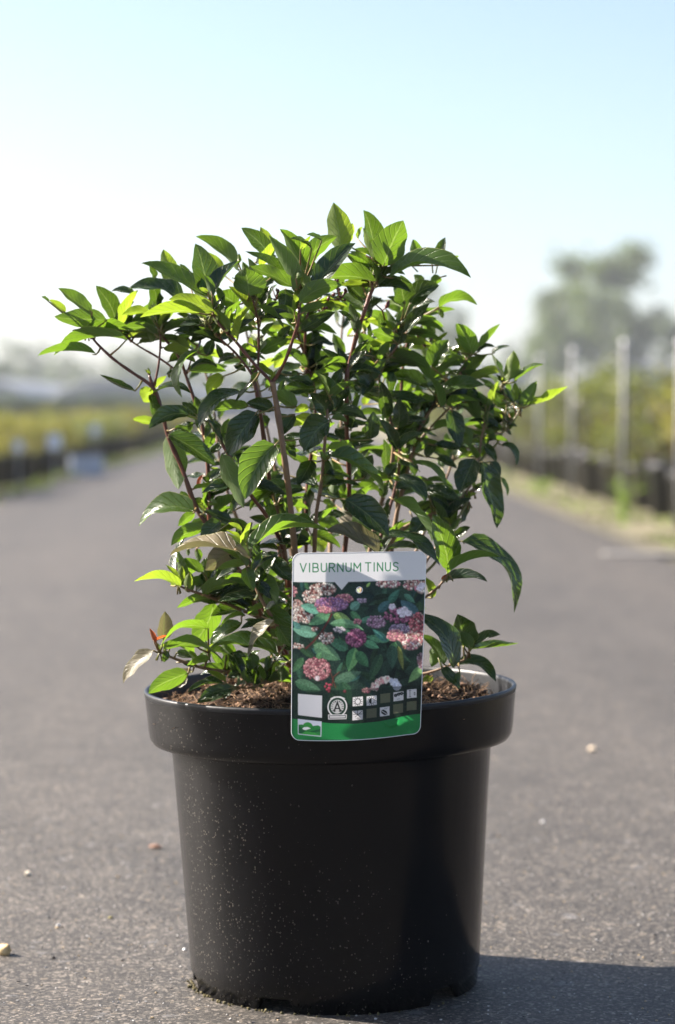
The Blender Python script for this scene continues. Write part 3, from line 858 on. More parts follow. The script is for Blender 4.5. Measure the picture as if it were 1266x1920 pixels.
    leaf(260, 830, 480, 945, 150, (76, 112, 84), (96, 134, 100)); leaf(540, 860, 380, 780, 110, (60, 100, 76)); leaf(600, 850, 545, 1035, 130, (72, 124, 82), (112, 160, 100))
    leaf(610, 880, 705, 1000, 110, (56, 98, 66)); leaf(670, 800, 792, 852, 80, (74, 124, 92)); leaf(560, 540, 640, 480, 90, (84, 124, 110)); leaf(560, 560, 650, 640, 70, (66, 108, 74))
    leaf(870, 490, 960, 380, 80, (50, 92, 78)); leaf(1110, 600, 970, 470, 130, (58, 88, 98), (70, 104, 116)); leaf(1000, 420, 1085, 490, 60, (66, 108, 90)); leaf(790, 560, 880, 470, 90, (52, 84, 88))
    leaf(930, 810, 862, 935, 80, (70, 116, 74), (90, 138, 90)); leaf(950, 840, 990, 1030, 55, (92, 100, 52)); leaf(880, 790, 690, 760, 80, (72, 118, 88)); leaf(860, 800, 740, 700, 70, (56, 100, 92))
    leaf(1150, 1010, 1035, 1140, 90, (96, 134, 86), (112, 148, 96)); leaf(810, 900, 720, 1110, 110, (44, 70, 52), (56, 86, 60)); leaf(900, 830, 900, 1020, 120, (44, 70, 58))
    leaf(430, 1120, 650, 1040, 110, (66, 96, 76), (78, 108, 86)); leaf(110, 1130, 320, 1195, 120, (62, 98, 72), (82, 116, 90)); leaf(175, 935, 88, 1055, 80, (58, 92, 62), (74, 112, 78))
    leaf(490, 1120, 560, 1300, 130, (40, 72, 52), (52, 84, 60)); leaf(290, 940, 320, 890, 60, (78, 118, 80)); leaf(640, 640, 760, 600, 60, (72, 116, 96)); leaf(690, 360, 720, 325, 30, (120, 150, 80))
    line([(405, 580), (370, 650), (320, 730), (250, 810), (195, 860)], 15, L_(92, 44, 42)); line([(400, 1050), (425, 1120), (440, 1165)], 9, L_(96, 62, 48)); line([(470, 1040), (420, 1085), (410, 1160)], 7, L_(110, 60, 50))
    cluster(500, 455, 75, 34, 75, pink, 12); cluster(400, 500, 135, 52, 170, lil, 13); cluster(340, 545, 60, 22, 25, pink, 13); cluster(650, 470, 40, 16, 16, [(190, 170, 195)], 10)
    cluster(605, 770, 80, 68, 115, mag, 13); cluster(285, 1020, 110, 88, 165, [(206, 148, 152), (222, 172, 170), (180, 112, 120), (150, 84, 96)], 12)
    disc(290, 1095, 20, L_(220, 205, 210)); cluster(380, 1165, 26, 40, 5, [(190, 80, 100)], 13); cluster(515, 1195, 14, 8, 2, [(170, 80, 90)], 13); cluster(620, 640, 30, 20, 12, pink, 11)
    cluster(365, 770, 60, 45, 50, white, 12); cluster(470, 705, 50, 20, 26, [(215, 205, 210)], 11); cluster(270, 700, 24, 16, 12, white, 12)
    cluster(770, 640, 80, 48, 75, [(172, 140, 166), (196, 168, 190), (150, 112, 140)], 11); cluster(950, 590, 110, 60, 60, mag, 12)
    for x, y in ((900, 520), (965, 560), (1000, 545), (985, 585), (1035, 575), (1095, 830), (1040, 850), (1060, 835), (1145, 350), (1125, 370)):
        for k in range(5):
            a = k * 1.257 + x; disc(x + 17 * math.cos(a), y + 14 * math.sin(a), 13, L_(222, 216, 230))
    cluster(960, 710, 90, 45, 90, [(165, 150, 178), (190, 176, 200), (130, 110, 140)], 11); cluster(1110, 680, 70, 105, 190, [(205, 120, 130), (224, 170, 165), (190, 100, 110), (216, 200, 190), (110, 60, 70)], 12)
    cluster(925, 750, 70, 42, 70, pink + [(225, 180, 170)], 12); cluster(1060, 800, 90, 70, 120, white + pink, 12); cluster(1140, 960, 34, 70, 50, [(170, 150, 160), (120, 90, 100)], 10)
    for i in range(110):
        a = math.pi + rnd.random() * math.pi; r = rnd.uniform(72, 122)
        c = L_(*rnd.choice(white[:3] + pink[:2] if math.cos(a) < .3 else [(200, 205, 225), (215, 218, 232)])); disc(850 + math.cos(a) * r, 1190 + math.sin(a) * r * .85, rnd.uniform(8, 15), c)
    cluster(690, 1188, 32, 16, 20, pink, 10)
    # lower strip, darker veil
    poly([(82, 1198), (1130, 1160), (1130, 1470), (82, 1470)], L_(16, 30, 26), .62)
    for (x0, y0, x1, y1) in ((805, 1222, 885, 1296), (693, 1338, 775, 1412), (910, 1312, 990, 1386), (1020, 1298, 1100, 1370)):
        poly([(x0, y0), (x1, y0 - 6), (x1, y1 - 6), (x0, y1)], L_(150, 150, 120), .35)
    W_ = L_(214, 212, 214); K_ = L_(34, 40, 40)
    def sq(x0, y0, x1, y1): poly([(x0, y0), (x1, y0 - 6), (x1, y1 - 6), (x0, y1)], W_)
    # round seal
    disc(455, 1318, 82, W_); disc(455, 1318, 72, L_(30, 60, 48)); disc(455, 1318, 54, W_); disc(455, 1318, 51, L_(30, 60, 48), .25)
    for k in range(9):
        for s in (-1, 1):
            a = R(115 - k * 22) if s > 0 else R(65 + k * 22)
            line([(455 + s * 38 * abs(math.cos(a)), 1318 - 40 * math.sin(a)), (455 + s * 50 * abs(math.cos(a)), 1318 - 48 * math.sin(a))], 6, K_, .8)
    line([(430, 1352), (455, 1285), (480, 1352)], 13, K_); line([(440, 1332), (471, 1332)], 10, K_); line([(420, 1353), (442, 1353)], 6, K_); line([(468, 1353), (492, 1353)], 6, K_)
    poly([(380, 1382), (532, 1378), (530, 1415), (382, 1420)], W_); poly([(386, 1388), (526, 1384), (524, 1409), (388, 1414)], L_(40, 60, 70)); poly([(392, 1394), (520, 1390), (518, 1403), (394, 1408)], W_, .85)
    line([(400, 1255), (430, 1240), (480, 1238), (515, 1252)], 5, W_)
    # icons
    sq(580, 1243, 663, 1315); disc(621, 1277, 25, K_, inner=.76)
    sq(693, 1238, 775, 1312); disc(734, 1274, 23, K_, inner=.82)
    for k in range(12):
        a = k * math.pi / 6
        for cx_, cy_ in ((621, 1277), (734, 1274)): line([(cx_ + 28 * math.cos(a), cy_ + 27 * math.sin(a)), (cx_ + 36 * math.cos(a), cy_ + 34 * math.sin(a))], 5, K_)
    poly([(734 + 20 * math.cos(a / 10), 1274 + 20 * math.sin(a / 10)) for a in range(16, 48)], K_)
    sq(912, 1214, 993, 1286)
    for cx_, cy_ in ((930, 1238), (954, 1230), (978, 1226)):
        for k in range(5): disc(cx_ + 9 * math.cos(k * 1.257), cy_ + 8 * math.sin(k * 1.257), 7, K_)
    line([(940, 1270), (965, 1268)], 4, K_, .7)
    sq(1022, 1200, 1100, 1270); line([(1046, 1206), (1046, 1258)], 5, K_); line([(1038, 1206), (1056, 1205)], 4, K_); line([(1038, 1259), (1056, 1258)], 4, K_); line([(1080, 1222), (1088, 1222), (1088, 1244), (1080, 1244), (1080, 1222)], 4, K_)
    sq(578, 1352, 662, 1426); line([(584, 1356), (640, 1398)], 5, K_); line([(656, 1354), (600, 1400)], 5, K_); line([(620, 1350), (620, 1380)], 5, K_); line([(584, 1378), (656, 1376)], 5, K_)
    o = []; letters('-15C', 606, 1405, 15, 4, o)
    for pl in o: line(pl, 3.2, K_)
    sq(802, 1330, 880, 1402); poly([(810, 1352), (830, 1346), (856, 1362), (866, 1390), (838, 1392), (814, 1376)], K_); line([(812, 1354), (862, 1388)], 4, W_); line([(838, 1344), (848, 1336)], 3, K_); line([(850, 1346), (862, 1334)], 3, K_)
    # plain white field (its print is left out)
    poly([(134, 1226), (330, 1233), (330, 1409), (136, 1397)], L_(206, 206, 212))
    # green foot
    G_ = L_(38, 134, 72)
    poly([(40, 1426), (200, 1438), (400, 1450), (600, 1454), (800, 1440), (1000, 1412), (1250, 1384), (1250, 1760), (40, 1760)], G_)
    poly([(134, 1428), (328, 1438), (326, 1560), (136, 1552)], L_(198, 204, 222)); 
    poly([(140, 1434), (322, 1443), (320, 1553), (141, 1546)], L_(200, 206, 224)); disc(215, 1496, 46, L_(52, 140, 66)); poly([(141, 1474), (170, 1470), (215, 1500), (262, 1476), (300, 1470), (320, 1480), (320, 1553), (141, 1546)], L_(44, 126, 66))
    poly([(165, 1510), (185, 1492), (215, 1488), (240, 1498), (200, 1514)], L_(225, 230, 235)); poly([(141, 1478), (168, 1500), (190, 1520), (240, 1520), (320, 1496), (320, 1520), (141, 1546)], L_(28, 84, 56), .85); poly([(160, 1548), (200, 1522), (270, 1530), (318, 1553)], L_(60, 150, 70))
    line([(215, 1444), (262, 1476)], 1, W_, .1)
    # white head with its notch
    poly([(20, 20), (1260, 0), (1260, 298), (540, 320), (486, 385), (431, 322), (20, 325)], L_(232, 231, 234))
    o = []; x = letters('VIBURNUM', 146, 174, 68, 20, o); letters('TINUS', 0, 0, 68, 21, o2 := [])
    sc_ = (640 - 146) / (x - 20 - 146)
    for pl in o: line([(146 + (px - 146) * sc_, py - (px - 146) * .016) for px, py in pl], 9.5, L_(44, 130, 84))
    mx = max(p[0] for pl in o2 for p in pl)
    for pl in o2: line([(680 + px * (948 - 680) / mx, py + 174 - (680 - 146 + px) * .016) for px, py in pl], 9.5, L_(44, 130, 84))
    im = img.reshape(TH, SS, TW, SS, 3).mean(axis=(1, 3))
    y0_, y1_ = int(TH * .158), int(TH * .74)
    sec = im[y0_:y1_]; pad = np.pad(sec, ((1, 1), (1, 1), (0, 0)), 'edge')
    bl = sum(pad[a:a + sec.shape[0], b:b + sec.shape[1]] * w_ for a, b, w_ in ((0, 0, .07), (0, 1, .12), (0, 2, .07), (1, 0, .12), (1, 1, .24), (1, 2, .12), (2, 0, .07), (2, 1, .12), (2, 2, .07)))
    mot = np.kron(nr.rand(-(-sec.shape[0] // 4), TW // 4), np.ones((4, 4)))[:sec.shape[0], :TW, None]
    mot2 = np.kron(nr.rand(-(-sec.shape[0] // 2), TW // 2), np.ones((2, 2)))[:sec.shape[0], :TW, None]
    head = (sec.min(axis=2, keepdims=True) > .7)
    im[y0_:y1_] = np.where(head, sec, bl * (.72 + .38 * mot + .20 * mot2))
    im = im + nr.randn(TH, TW, 1) * .006
    return np.clip(im, 0, 1)
TIMG = paint_tag()
def tagmat():
    m, nt, bs, out = mat('printed_card')
    ca = N(nt, 'ShaderNodeVertexColor', layer_name='print')
    nt.links.new(ca.outputs[0], bs.inputs['Base Color'])
    bs.inputs['Roughness'].default_value = .38; bs.inputs['Specular IOR Level'].default_value = .45
    tr = N(nt, 'ShaderNodeBsdfTranslucent'); nt.links.new(ca.outputs[0], tr.inputs[0])
    mx = N(nt, 'ShaderNodeMixShader'); mx.inputs[0].default_value = .42
    nt.links.new(bs.outputs[0], mx.inputs[1]); nt.links.new(tr.outputs[0], mx.inputs[2]); nt.links.new(mx.outputs[0], out.inputs[0])
    return m
def tag_point(u, v):            # v from the top
    tl, tr_, bl, br = (549, 1037.5), (799.5, 1034), (546.5, 1385), (788, 1376)
    x = (tl[0] * (1 - u) + tr_[0] * u) * (1 - v) + (bl[0] * (1 - u) + br[0] * u) * v
    y = (tl[1] * (1 - u) + tr_[1] * u) * (1 - v) + (bl[1] * (1 - u) + br[1] * u) * v
    s = (u - .42) * 2
    q = v ** 1.5
    return P(x, y + 7 * q * max(0, 1 - s * s), 1.8250 + .008 * s * s * q + .010 * (1 - v) ** 1.4)
te = empty('plant_tag', tag_point(.5, 1.0))
cols = []; vs = []; idx = {}; fs = []
ru, rv = .060, .044
def inside(u, v):
    for cu, cv in ((ru, rv), (1 - ru, rv), (ru, 1 - rv), (1 - ru, 1 - rv)):
        if (u < ru if cu < .5 else u > 1 - ru) and (v < rv if cv < .5 else v > 1 - rv):
            if ((u - cu) / ru) ** 2 + ((v - cv) / rv) ** 2 > 1: return False
    if ((u - .505) / .0235) ** 2 + ((v - .203) / .0168) ** 2 < 1: return False
    return True
T0 = te.location
for j in range(TH + 1):
    for i in range(TW + 1):
        u, v = i / TW, j / TH
        # snap outline vertices of the rounded corners so the edge stays smooth
        p = tag_point(u, v)
        du, dv = (u - .775) * 10.5, (v - .915) * 15.5
        rr = math.hypot(du, dv)
        if rr < .62 and dv > -.12: p = p - Vector((0, .0011 * min(1, (.62 - rr) * 5), 0))      # pressed out tab
        idx[(i, j)] = len(vs); vs.append(tuple(p - T0))
        c = TIMG[min(j, TH - 1), min(i, TW - 1)]
        cols.append((c[0], c[1], c[2], 1.0))
for j in range(TH):
    for i in range(TW):
        if inside((i + .5) / TW, (j + .5) / TH):
            fs.append((idx[(i, j)], idx[(i, j + 1)], idx[(i + 1, j + 1)], idx[(i + 1, j)]))
me = bpy.data.meshes.new('card'); me.from_pydata(vs, [], fs)
at = me.color_attributes.new('print', 'FLOAT_COLOR', 'POINT')
at.data.foreach_set('color', np.array(cols, dtype=np.float32).ravel())
me.materials.append(tagmat()); me.polygons.foreach_set('use_smooth', [True] * len(me.polygons)); me.update()
card = bpy.data.objects.new('card', me); COL.objects.link(card); card.parent = te
# pale cut edge, following the outline
M['card_edge'] = simple('card_edge', (.72, .72, .73), (.8, .8, .8), 5, .5)
def outline():
    o = []
    for cu, cv, a0 in ((1 - ru, rv, -90), (1 - ru, 1 - rv, 0), (ru, 1 - rv, 90), (ru, rv, 180)):
        for k in range(9):
            a = R(a0 + k * 11.25); o.append((cu + ru * math.cos(a), cv + rv * math.sin(a)))
    full = []
    for i in range(len(o)):
        a, b_ = o[i], o[(i + 1) % len(o)]; nn = 20 if abs(a[0] - b_[0]) + abs(a[1] - b_[1]) > .2 else 1
        for k in range(nn): full.append((a[0] + (b_[0] - a[0]) * k / nn, a[1] + (b_[1] - a[1]) * k / nn))
    return full + [full[0]]
b = MB(); b.tube([tag_point(u, v) - T0 for u, v in outline()], .00028, 6, 0, False); b.build('cut_edge', M['card_edge'], te)
b = MB(); b.tube([tag_point(.505 + .0235 * math.cos(k * .2618), .203 + .0168 * math.sin(k * .2618)) - T0 for k in range(25)], .00035, 6, 0, False); b.build('hole_edge', M['card_edge'], te)
# strap that hooks over the rim behind the card
b = MB(); 
for (u_, w_) in ((.5, .012),):
    pa = tag_point(.5, .80) - T0 + Vector((0, .002, 0)); 
    top = Vector((pa.x, 2.0 - .1606 - T0.y + .000, .2572 - T0.z)); inn = Vector((pa.x, 2.0 - .150 - T0.y, .262 - T0.z)); dn = Vector((pa.x, 2.0 - .148 - T0.y, .225 - T0.z))
    for a_, c_ in ((pa, top), (top, inn), (inn, dn)):
        sx_ = Vector((w_, 0, 0)); th = Vector((0, .0006, .0006))
        b.add([a_ - sx_, a_ + sx_, c_ + sx_, c_ - sx_, a_ - sx_ + th, a_ + sx_ + th, c_ + sx_ + th, c_ - sx_ + th], [(0, 1, 2, 3), (7, 6, 5, 4), (0, 4, 5, 1), (1, 5, 6, 2), (2, 6, 7, 3), (3, 7, 4, 0)])
b.build('hook_strap', M['card_edge'], te, smooth=False)
tag(te, 'printed plant tag with white head, flower picture and green foot hooked over the pot rim', 'plant tag')

# ------------------------------------------------------------------ small litter on the ground
def pebble(px, py, w, c1, c2, label, flat=.6, seed=1, name='pebble', cat='pebble', asp=1.3):
    d = ground_d(py)
    p = P(px, py, d); s = w * d / FPX * .5
    m = simple('litter', c1, c2, 220, .7, bmp=.0005, bscale=500)
    b = MB(); b.blob((0, 0, s * flat * .8), (s, s / asp, s * flat), .55, 0, seed, 8, 12, Matrix.Rotation(seed * .7, 3, 'Z'))
    o = b.build(name, m); o.location = (p.x, p.y, 0); tag(o, label, cat)
pebble(7, 1790, 30, (.45, .30, .13), (.62, .46, .24), 'tan angular pebble lying at the left edge of the picture', .75, 3)
pebble(53, 1642, 13, (.6, .5, .38), (.75, .68, .55), 'small cream pebble on the asphalt left of the pot', .7, 5)
pebble(110, 1737, 9, (.6, .6, .6), (.75, .75, .75), 'tiny white chip between the tan pebble and the pot', .6, 6)
pebble(346, 1782, 9, (.65, .65, .65), (.8, .8, .8), 'tiny white chip beside the lower left wall of the pot', .5, 7)
pebble(292, 1590, 26, (.14, .065, .04), (.20, .10, .06), 'brown bark scrap lying on the asphalt left of the pot', .3, 8, 'bark_scrap', 'bark scrap', 2.2)
pebble(1112, 1408, 16, (.62, .50, .36), (.74, .62, .48), 'pale pebble on the asphalt to the right of the pot', .6, 9)
pebble(207, 1722, 9, (.25, .22, .08), (.35, .30, .12), 'yellowish grit grain left of the pot', .5, 10)
pebble(100, 1797, 8, (.02, .02, .02), (.04, .03, .03), 'black grit grain near the lower left corner', .7, 11)
pebble(1018, 1543, 9, (.5, .5, .5), (.6, .6, .6), 'faint grey chip on the asphalt right of the pot', .6, 12)
# loose grit, uncountable
b = MB(); rnd = random.Random(41)
for i in range(2600):
    d = rnd.uniform(1.72, 2.9); x = rnd.uniform(-.17, .17) * d * .95
    if (x - PX) ** 2 + (d - 2) ** 2 < .126 ** 2: continue
    s = rnd.uniform(.0004, .0011) * (1.6 if rnd.random() < .04 else 1)
    b.blob((x, d, s * .3), (s * 1.2, s, s * .7), .8, 0 if rnd.random() < .45 else (1 if rnd.random() < .7 else 2), i, 3, 5)
M['grit_d'] = simple('grit_dark', (.06, .055, .052), (.13, .12, .115), 400, .6)
M['grit_l'] = simple('grit_light', (.35, .33, .31), (.5, .48, .45), 400, .5)
M['grit_t'] = simple('grit_tan', (.32, .24, .13), (.42, .32, .2), 400, .7)
tag(b.build('loose_grit', [M['grit_d'], M['grit_l'], M['grit_t']], smooth=False), 'loose fine grit scattered over the near asphalt', 'grit', kind='stuff')
# ------------------------------------------------------------------ the shrub
shrub = empty('viburnum_shrub', (PX, 2.0, .25))
SO = shrub.location.copy()
rs = random.Random(2024)
STEMS = []      # (list of (px,py,dcm)), base width px, tip width px, material
def st(pts, w0, w1, m='stem_red'): STEMS.append((pts, w0, w1, m))
# main framework, photo pixels and centimetres behind the pot axis
st([(585, 1275, -2), (560, 1100, -6), (545, 950, -8), (535, 870, -9), (522, 780, -9), (511, 716, -9)], 15, 11, 'stem_brown')
st([(512, 718, -9), (500, 706, -9), (475, 680, -9.5), (442, 640, -10), (415, 612, -10.5), (399, 588, -10.5)], 8, 5)
st([(512, 714, -9), (520, 704, -9), (536, 674, -10), (550, 634, -10.5), (560, 600, -11), (562, 552, -11)], 8, 6)
st([(560, 1240, 0), (520, 1000, -3), (496, 830, -6), (484, 748, -7), (474, 704, -7)], 11, 8)
st([(474, 704, -7), (466, 692, -7), (440, 660, -7.5), (410, 632, -8), (385, 600, -8)], 6, 4)
st([(476, 700, -7), (484, 684, -7), (485, 616, -7.5), (478, 575, -8), (468, 548, -8)], 6, 4)
st([(560, 1270, 0), (470, 1100, -4), (402, 1010, -4), (392, 948, -4), (390, 874, -4), (380, 800, -4), (364, 748, -4), (348, 702, -4), (336, 670, -4), (308, 634, -4), (300, 622, -4)], 11, 5)
st([(350, 702, -4), (362, 665, -4), (378, 632, -5), (372, 596, -5)], 4, 3)
st([(338, 700, -4), (300, 672, -3), (262, 650, -3), (234, 630, -3), (222, 614, -3)], 5, 3.5)
st([(560, 1280, 0), (470, 1120, -5), (400, 1000, -6), (368, 952, -6), (342, 880, -6), (316, 820, -6), (304, 772, -6), (288, 728, -6), (246, 697, -6), (214, 674, -6), (182, 644, -6), (166, 622, -6)], 12, 5)
st([(290, 722, -6), (298, 680, -6), (301, 640, -6), (299, 616, -6)], 5, 4)
st([(288, 726, -6), (280, 704, -6)], 7, 5)
st([(600, 1270, -1), (590, 1100, -4), (592, 978, -6), (602, 910, -6.5), (610, 820, -7), (614, 765, -7), (618, 742, -7)], 10, 5, 'stem_brown')
st([(575, 1270, 1), (574, 980, -1), (578, 900, -1), (590, 800, -2), (590, 736, -2), (576, 676, -2), (562, 640, -2), (556, 610, -2)], 9, 6)
st([(576, 700, -2), (573, 666, -2), (573, 620, -3), (580, 570, -3)], 8, 5)
st([(620, 1270, 1), (650, 1000, 0), (655, 900, -1), (650, 800, -3), (650, 712, -5), (656, 680, -5), (668, 632, -5.5), (682, 588, -6), (694, 552, -6), (702, 536, -6), (714, 506, -6), (718, 494, -6)], 11, 7)
st([(700, 540, -6), (697, 528, -6), (694, 522, -6)], 5, 4)
st([(650, 1270, 2), (700, 1000, 2), (735, 870, 1), (735, 800, 0), (724, 760, 0), (714, 730, 0), (708, 690, 0), (698, 670, 0), (684, 622, 0)], 10, 4, 'stem_brown')
st([(710, 700, 0), (716, 684, 0), (744, 650, -1), (748, 622, -1)], 6, 4, 'stem_brown')
st([(700, 1050, 3), (745, 900, 3), (750, 800, 3), (754, 708, 3), (760, 660, 3), (768, 626, 3), (772, 600, 3)], 8, 5)
st([(660, 1270, 3), (720, 1100, 4), (745, 960, 4), (765, 880, 4), (780, 820, 4), (800, 780, 4), (825, 745, 3.5), (856, 708, 3), (878, 680, 3), (883, 664, 3)], 12, 4, 'stem_brown')
st([(765, 880, 4), (784, 830, 5), (828, 780, 5), (858, 752, 5)], 6, 4, 'stem_brown')
st([(660, 1270, 1), (700, 1100, 2), (742, 1005, 3), (790, 974, 3), (820, 960, 3), (860, 938, 3), (888, 918, 3)], 11, 7, 'stem_brown')
st([(862, 938, 3), (888, 900, 4), (896, 866, 4), (904, 816, 4), (910, 788, 4), (912, 772, 4)], 6, 5, 'stem_brown')
st([(896, 872, 4), (912, 850, 5), (930, 834, 5), (942, 812, 5), (954, 798, 5), (968, 780, 5), (976, 764, 5)], 6, 3, 'stem_green')
st([(946, 806, 5), (948, 778, 5), (950, 760, 5), (945, 735, 5), (942, 718, 5)], 4, 3, 'stem_green')
st([(790, 1080, 1), (820, 1050, 1), (846, 998, 1), (860, 970, 1), (878, 938, 2)], 7, 5, 'stem_green')
st([(670, 1275, -2), (740, 1160, -5), (800, 1118, -7), (826, 1096, -8), (841, 1074, -8)], 7, 4, 'stem_brown')
st([(720, 1275, -1), (800, 1262, -3), (852, 1244, -4), (872, 1236, -4), (880, 1220, -4)], 6, 4, 'stem_brown')
st([(870, 1238, -4), (871, 1226, -4), (869, 1212, -4)], 3, 2.5, 'stem_green')
st([(575, 1275, -1), (545, 1200, -3), (500, 1166, -4), (440, 1138, -6), (410, 1126, -7), (378, 1114, -8), (348, 1104, -8), (334, 1096, -8)], 10, 4, 'stem_brown')
st([(412, 1126, -7), (404, 1108, -7), (400, 1096, -7)], 5, 3)
st([(590, 1275, -2), (540, 1258, -4), (500, 1263, -6), (472, 1264, -7), (420, 1259, -8), (380, 1252, -9), (350, 1243, -9), (318, 1231, -9), (300, 1222, -9)], 10, 5, 'stem_brown')
st([(384, 1252, -9), (387, 1240, -9), (391, 1224, -9)], 4, 3)
st([(580, 1275, -3), (560, 1225, -8), (519, 1170, -11), (497, 1136, -12), (479, 1098, -12), (468, 1052, -12), (462, 1030, -12)], 9, 6, 'stem_brown')
st([(560, 1200, -2), (535, 1040, -4), (528, 988, -5), (517, 944, -5.5)], 9, 9, 'stem_brown')
st([(556, 1180, -2), (530, 1030, -5), (510, 986, -6), (495, 960, -7), (469, 926, -8), (450, 890, -8), (428, 852, -8), (414, 828, -8), (396, 792, -8)], 10, 6)
st([(505, 1272, -6), (488, 1283, -8), (465, 1290, -9), (452, 1289, -9)], 4, 3, 'stem_brown')
st([(640, 1270, 0), (700, 1180, 0), (760, 1130, 0), (795, 1060, 1), (830, 1010, 1), (846, 985, 1)], 8, 5, 'stem_brown')
# stems at the back of the bush, seen only through its gaps
st([(590, 1270, 5), (540, 1000, 9), (500, 800, 11), (470, 660, 12), (455, 590, 12)], 11, 4, 'stem_brown')
st([(620, 1270, 6), (620, 1000, 11), (640, 800, 13), (640, 640, 14), (650, 560, 14)], 11, 4, 'stem_brown')
st([(650, 1270, 6), (700, 1000, 10), (760, 820, 12), (800, 700, 13), (815, 640, 13)], 11, 4, 'stem_brown')
st([(560, 1270, 5), (480, 1060, 9), (420, 900, 11), (400, 760, 12), (380, 680, 12)], 10, 4, 'stem_brown')
st([(680, 1270, 4), (760, 1080, 8), (820, 940, 9), (850, 860, 9), (862, 800, 9)], 9, 4, 'stem_brown')
NODES = []
def W3(px, py, dcm): return P(px, py, 2.0 + dcm / 100.0) - SO
def smooth(pts, k=4):
    out = []
    for i in range(len(pts) - 1):
        p0 = pts[max(0, i - 1)]; p1 = pts[i]; p2 = pts[i + 1]; p3 = pts[min(len(pts) - 1, i + 2)]
        for j in range(k):
            t = j / k
            out.append(.5 * ((2 * p1) + (p2 - p0) * t + (2 * p0 - 5 * p1 + 4 * p2 - p3) * t * t + (3 * p1 - p0 - 3 * p2 + p3) * t ** 3))
    out.append(pts[-1]); return out
for si, (pts, w0, w1, m) in enumerate(STEMS):
    w3 = smooth([W3(*p) for p in pts])
    n_ = len(w3); px2m = 2.0 / FPX / 2 * .86
    rad = []
    L0 = 0; acc = [0]
    for i in range(1, n_): acc.append(acc[-1] + (w3[i] - w3[i - 1]).length)
    for i in range(n_):
        r = (w0 + (w1 - w0) * (i / (n_ - 1))) * px2m * (1 + .07 * math.sin(i * 1.3 + si))
        t = (acc[i] % .034) / .034                            # swollen nodes
        if t < .12 or t > .9: r *= 1.14
        rad.append(r)
    b = MB(); b.tube(w3, rad, 8); b.build('stem', M[m], shrub)
    sp = smooth([Vector(p) for p in pts])
    for p in sp: NODES.append(p)
b = MB(); q = W3(517, 944, -5.5); b.tube([q + Vector((.0003, 0, -.0018)), q + Vector((-.0002, 0, .0008))], 9.6 * px2m, 10); b.build('cut_stem_end', M['cut'], shrub)

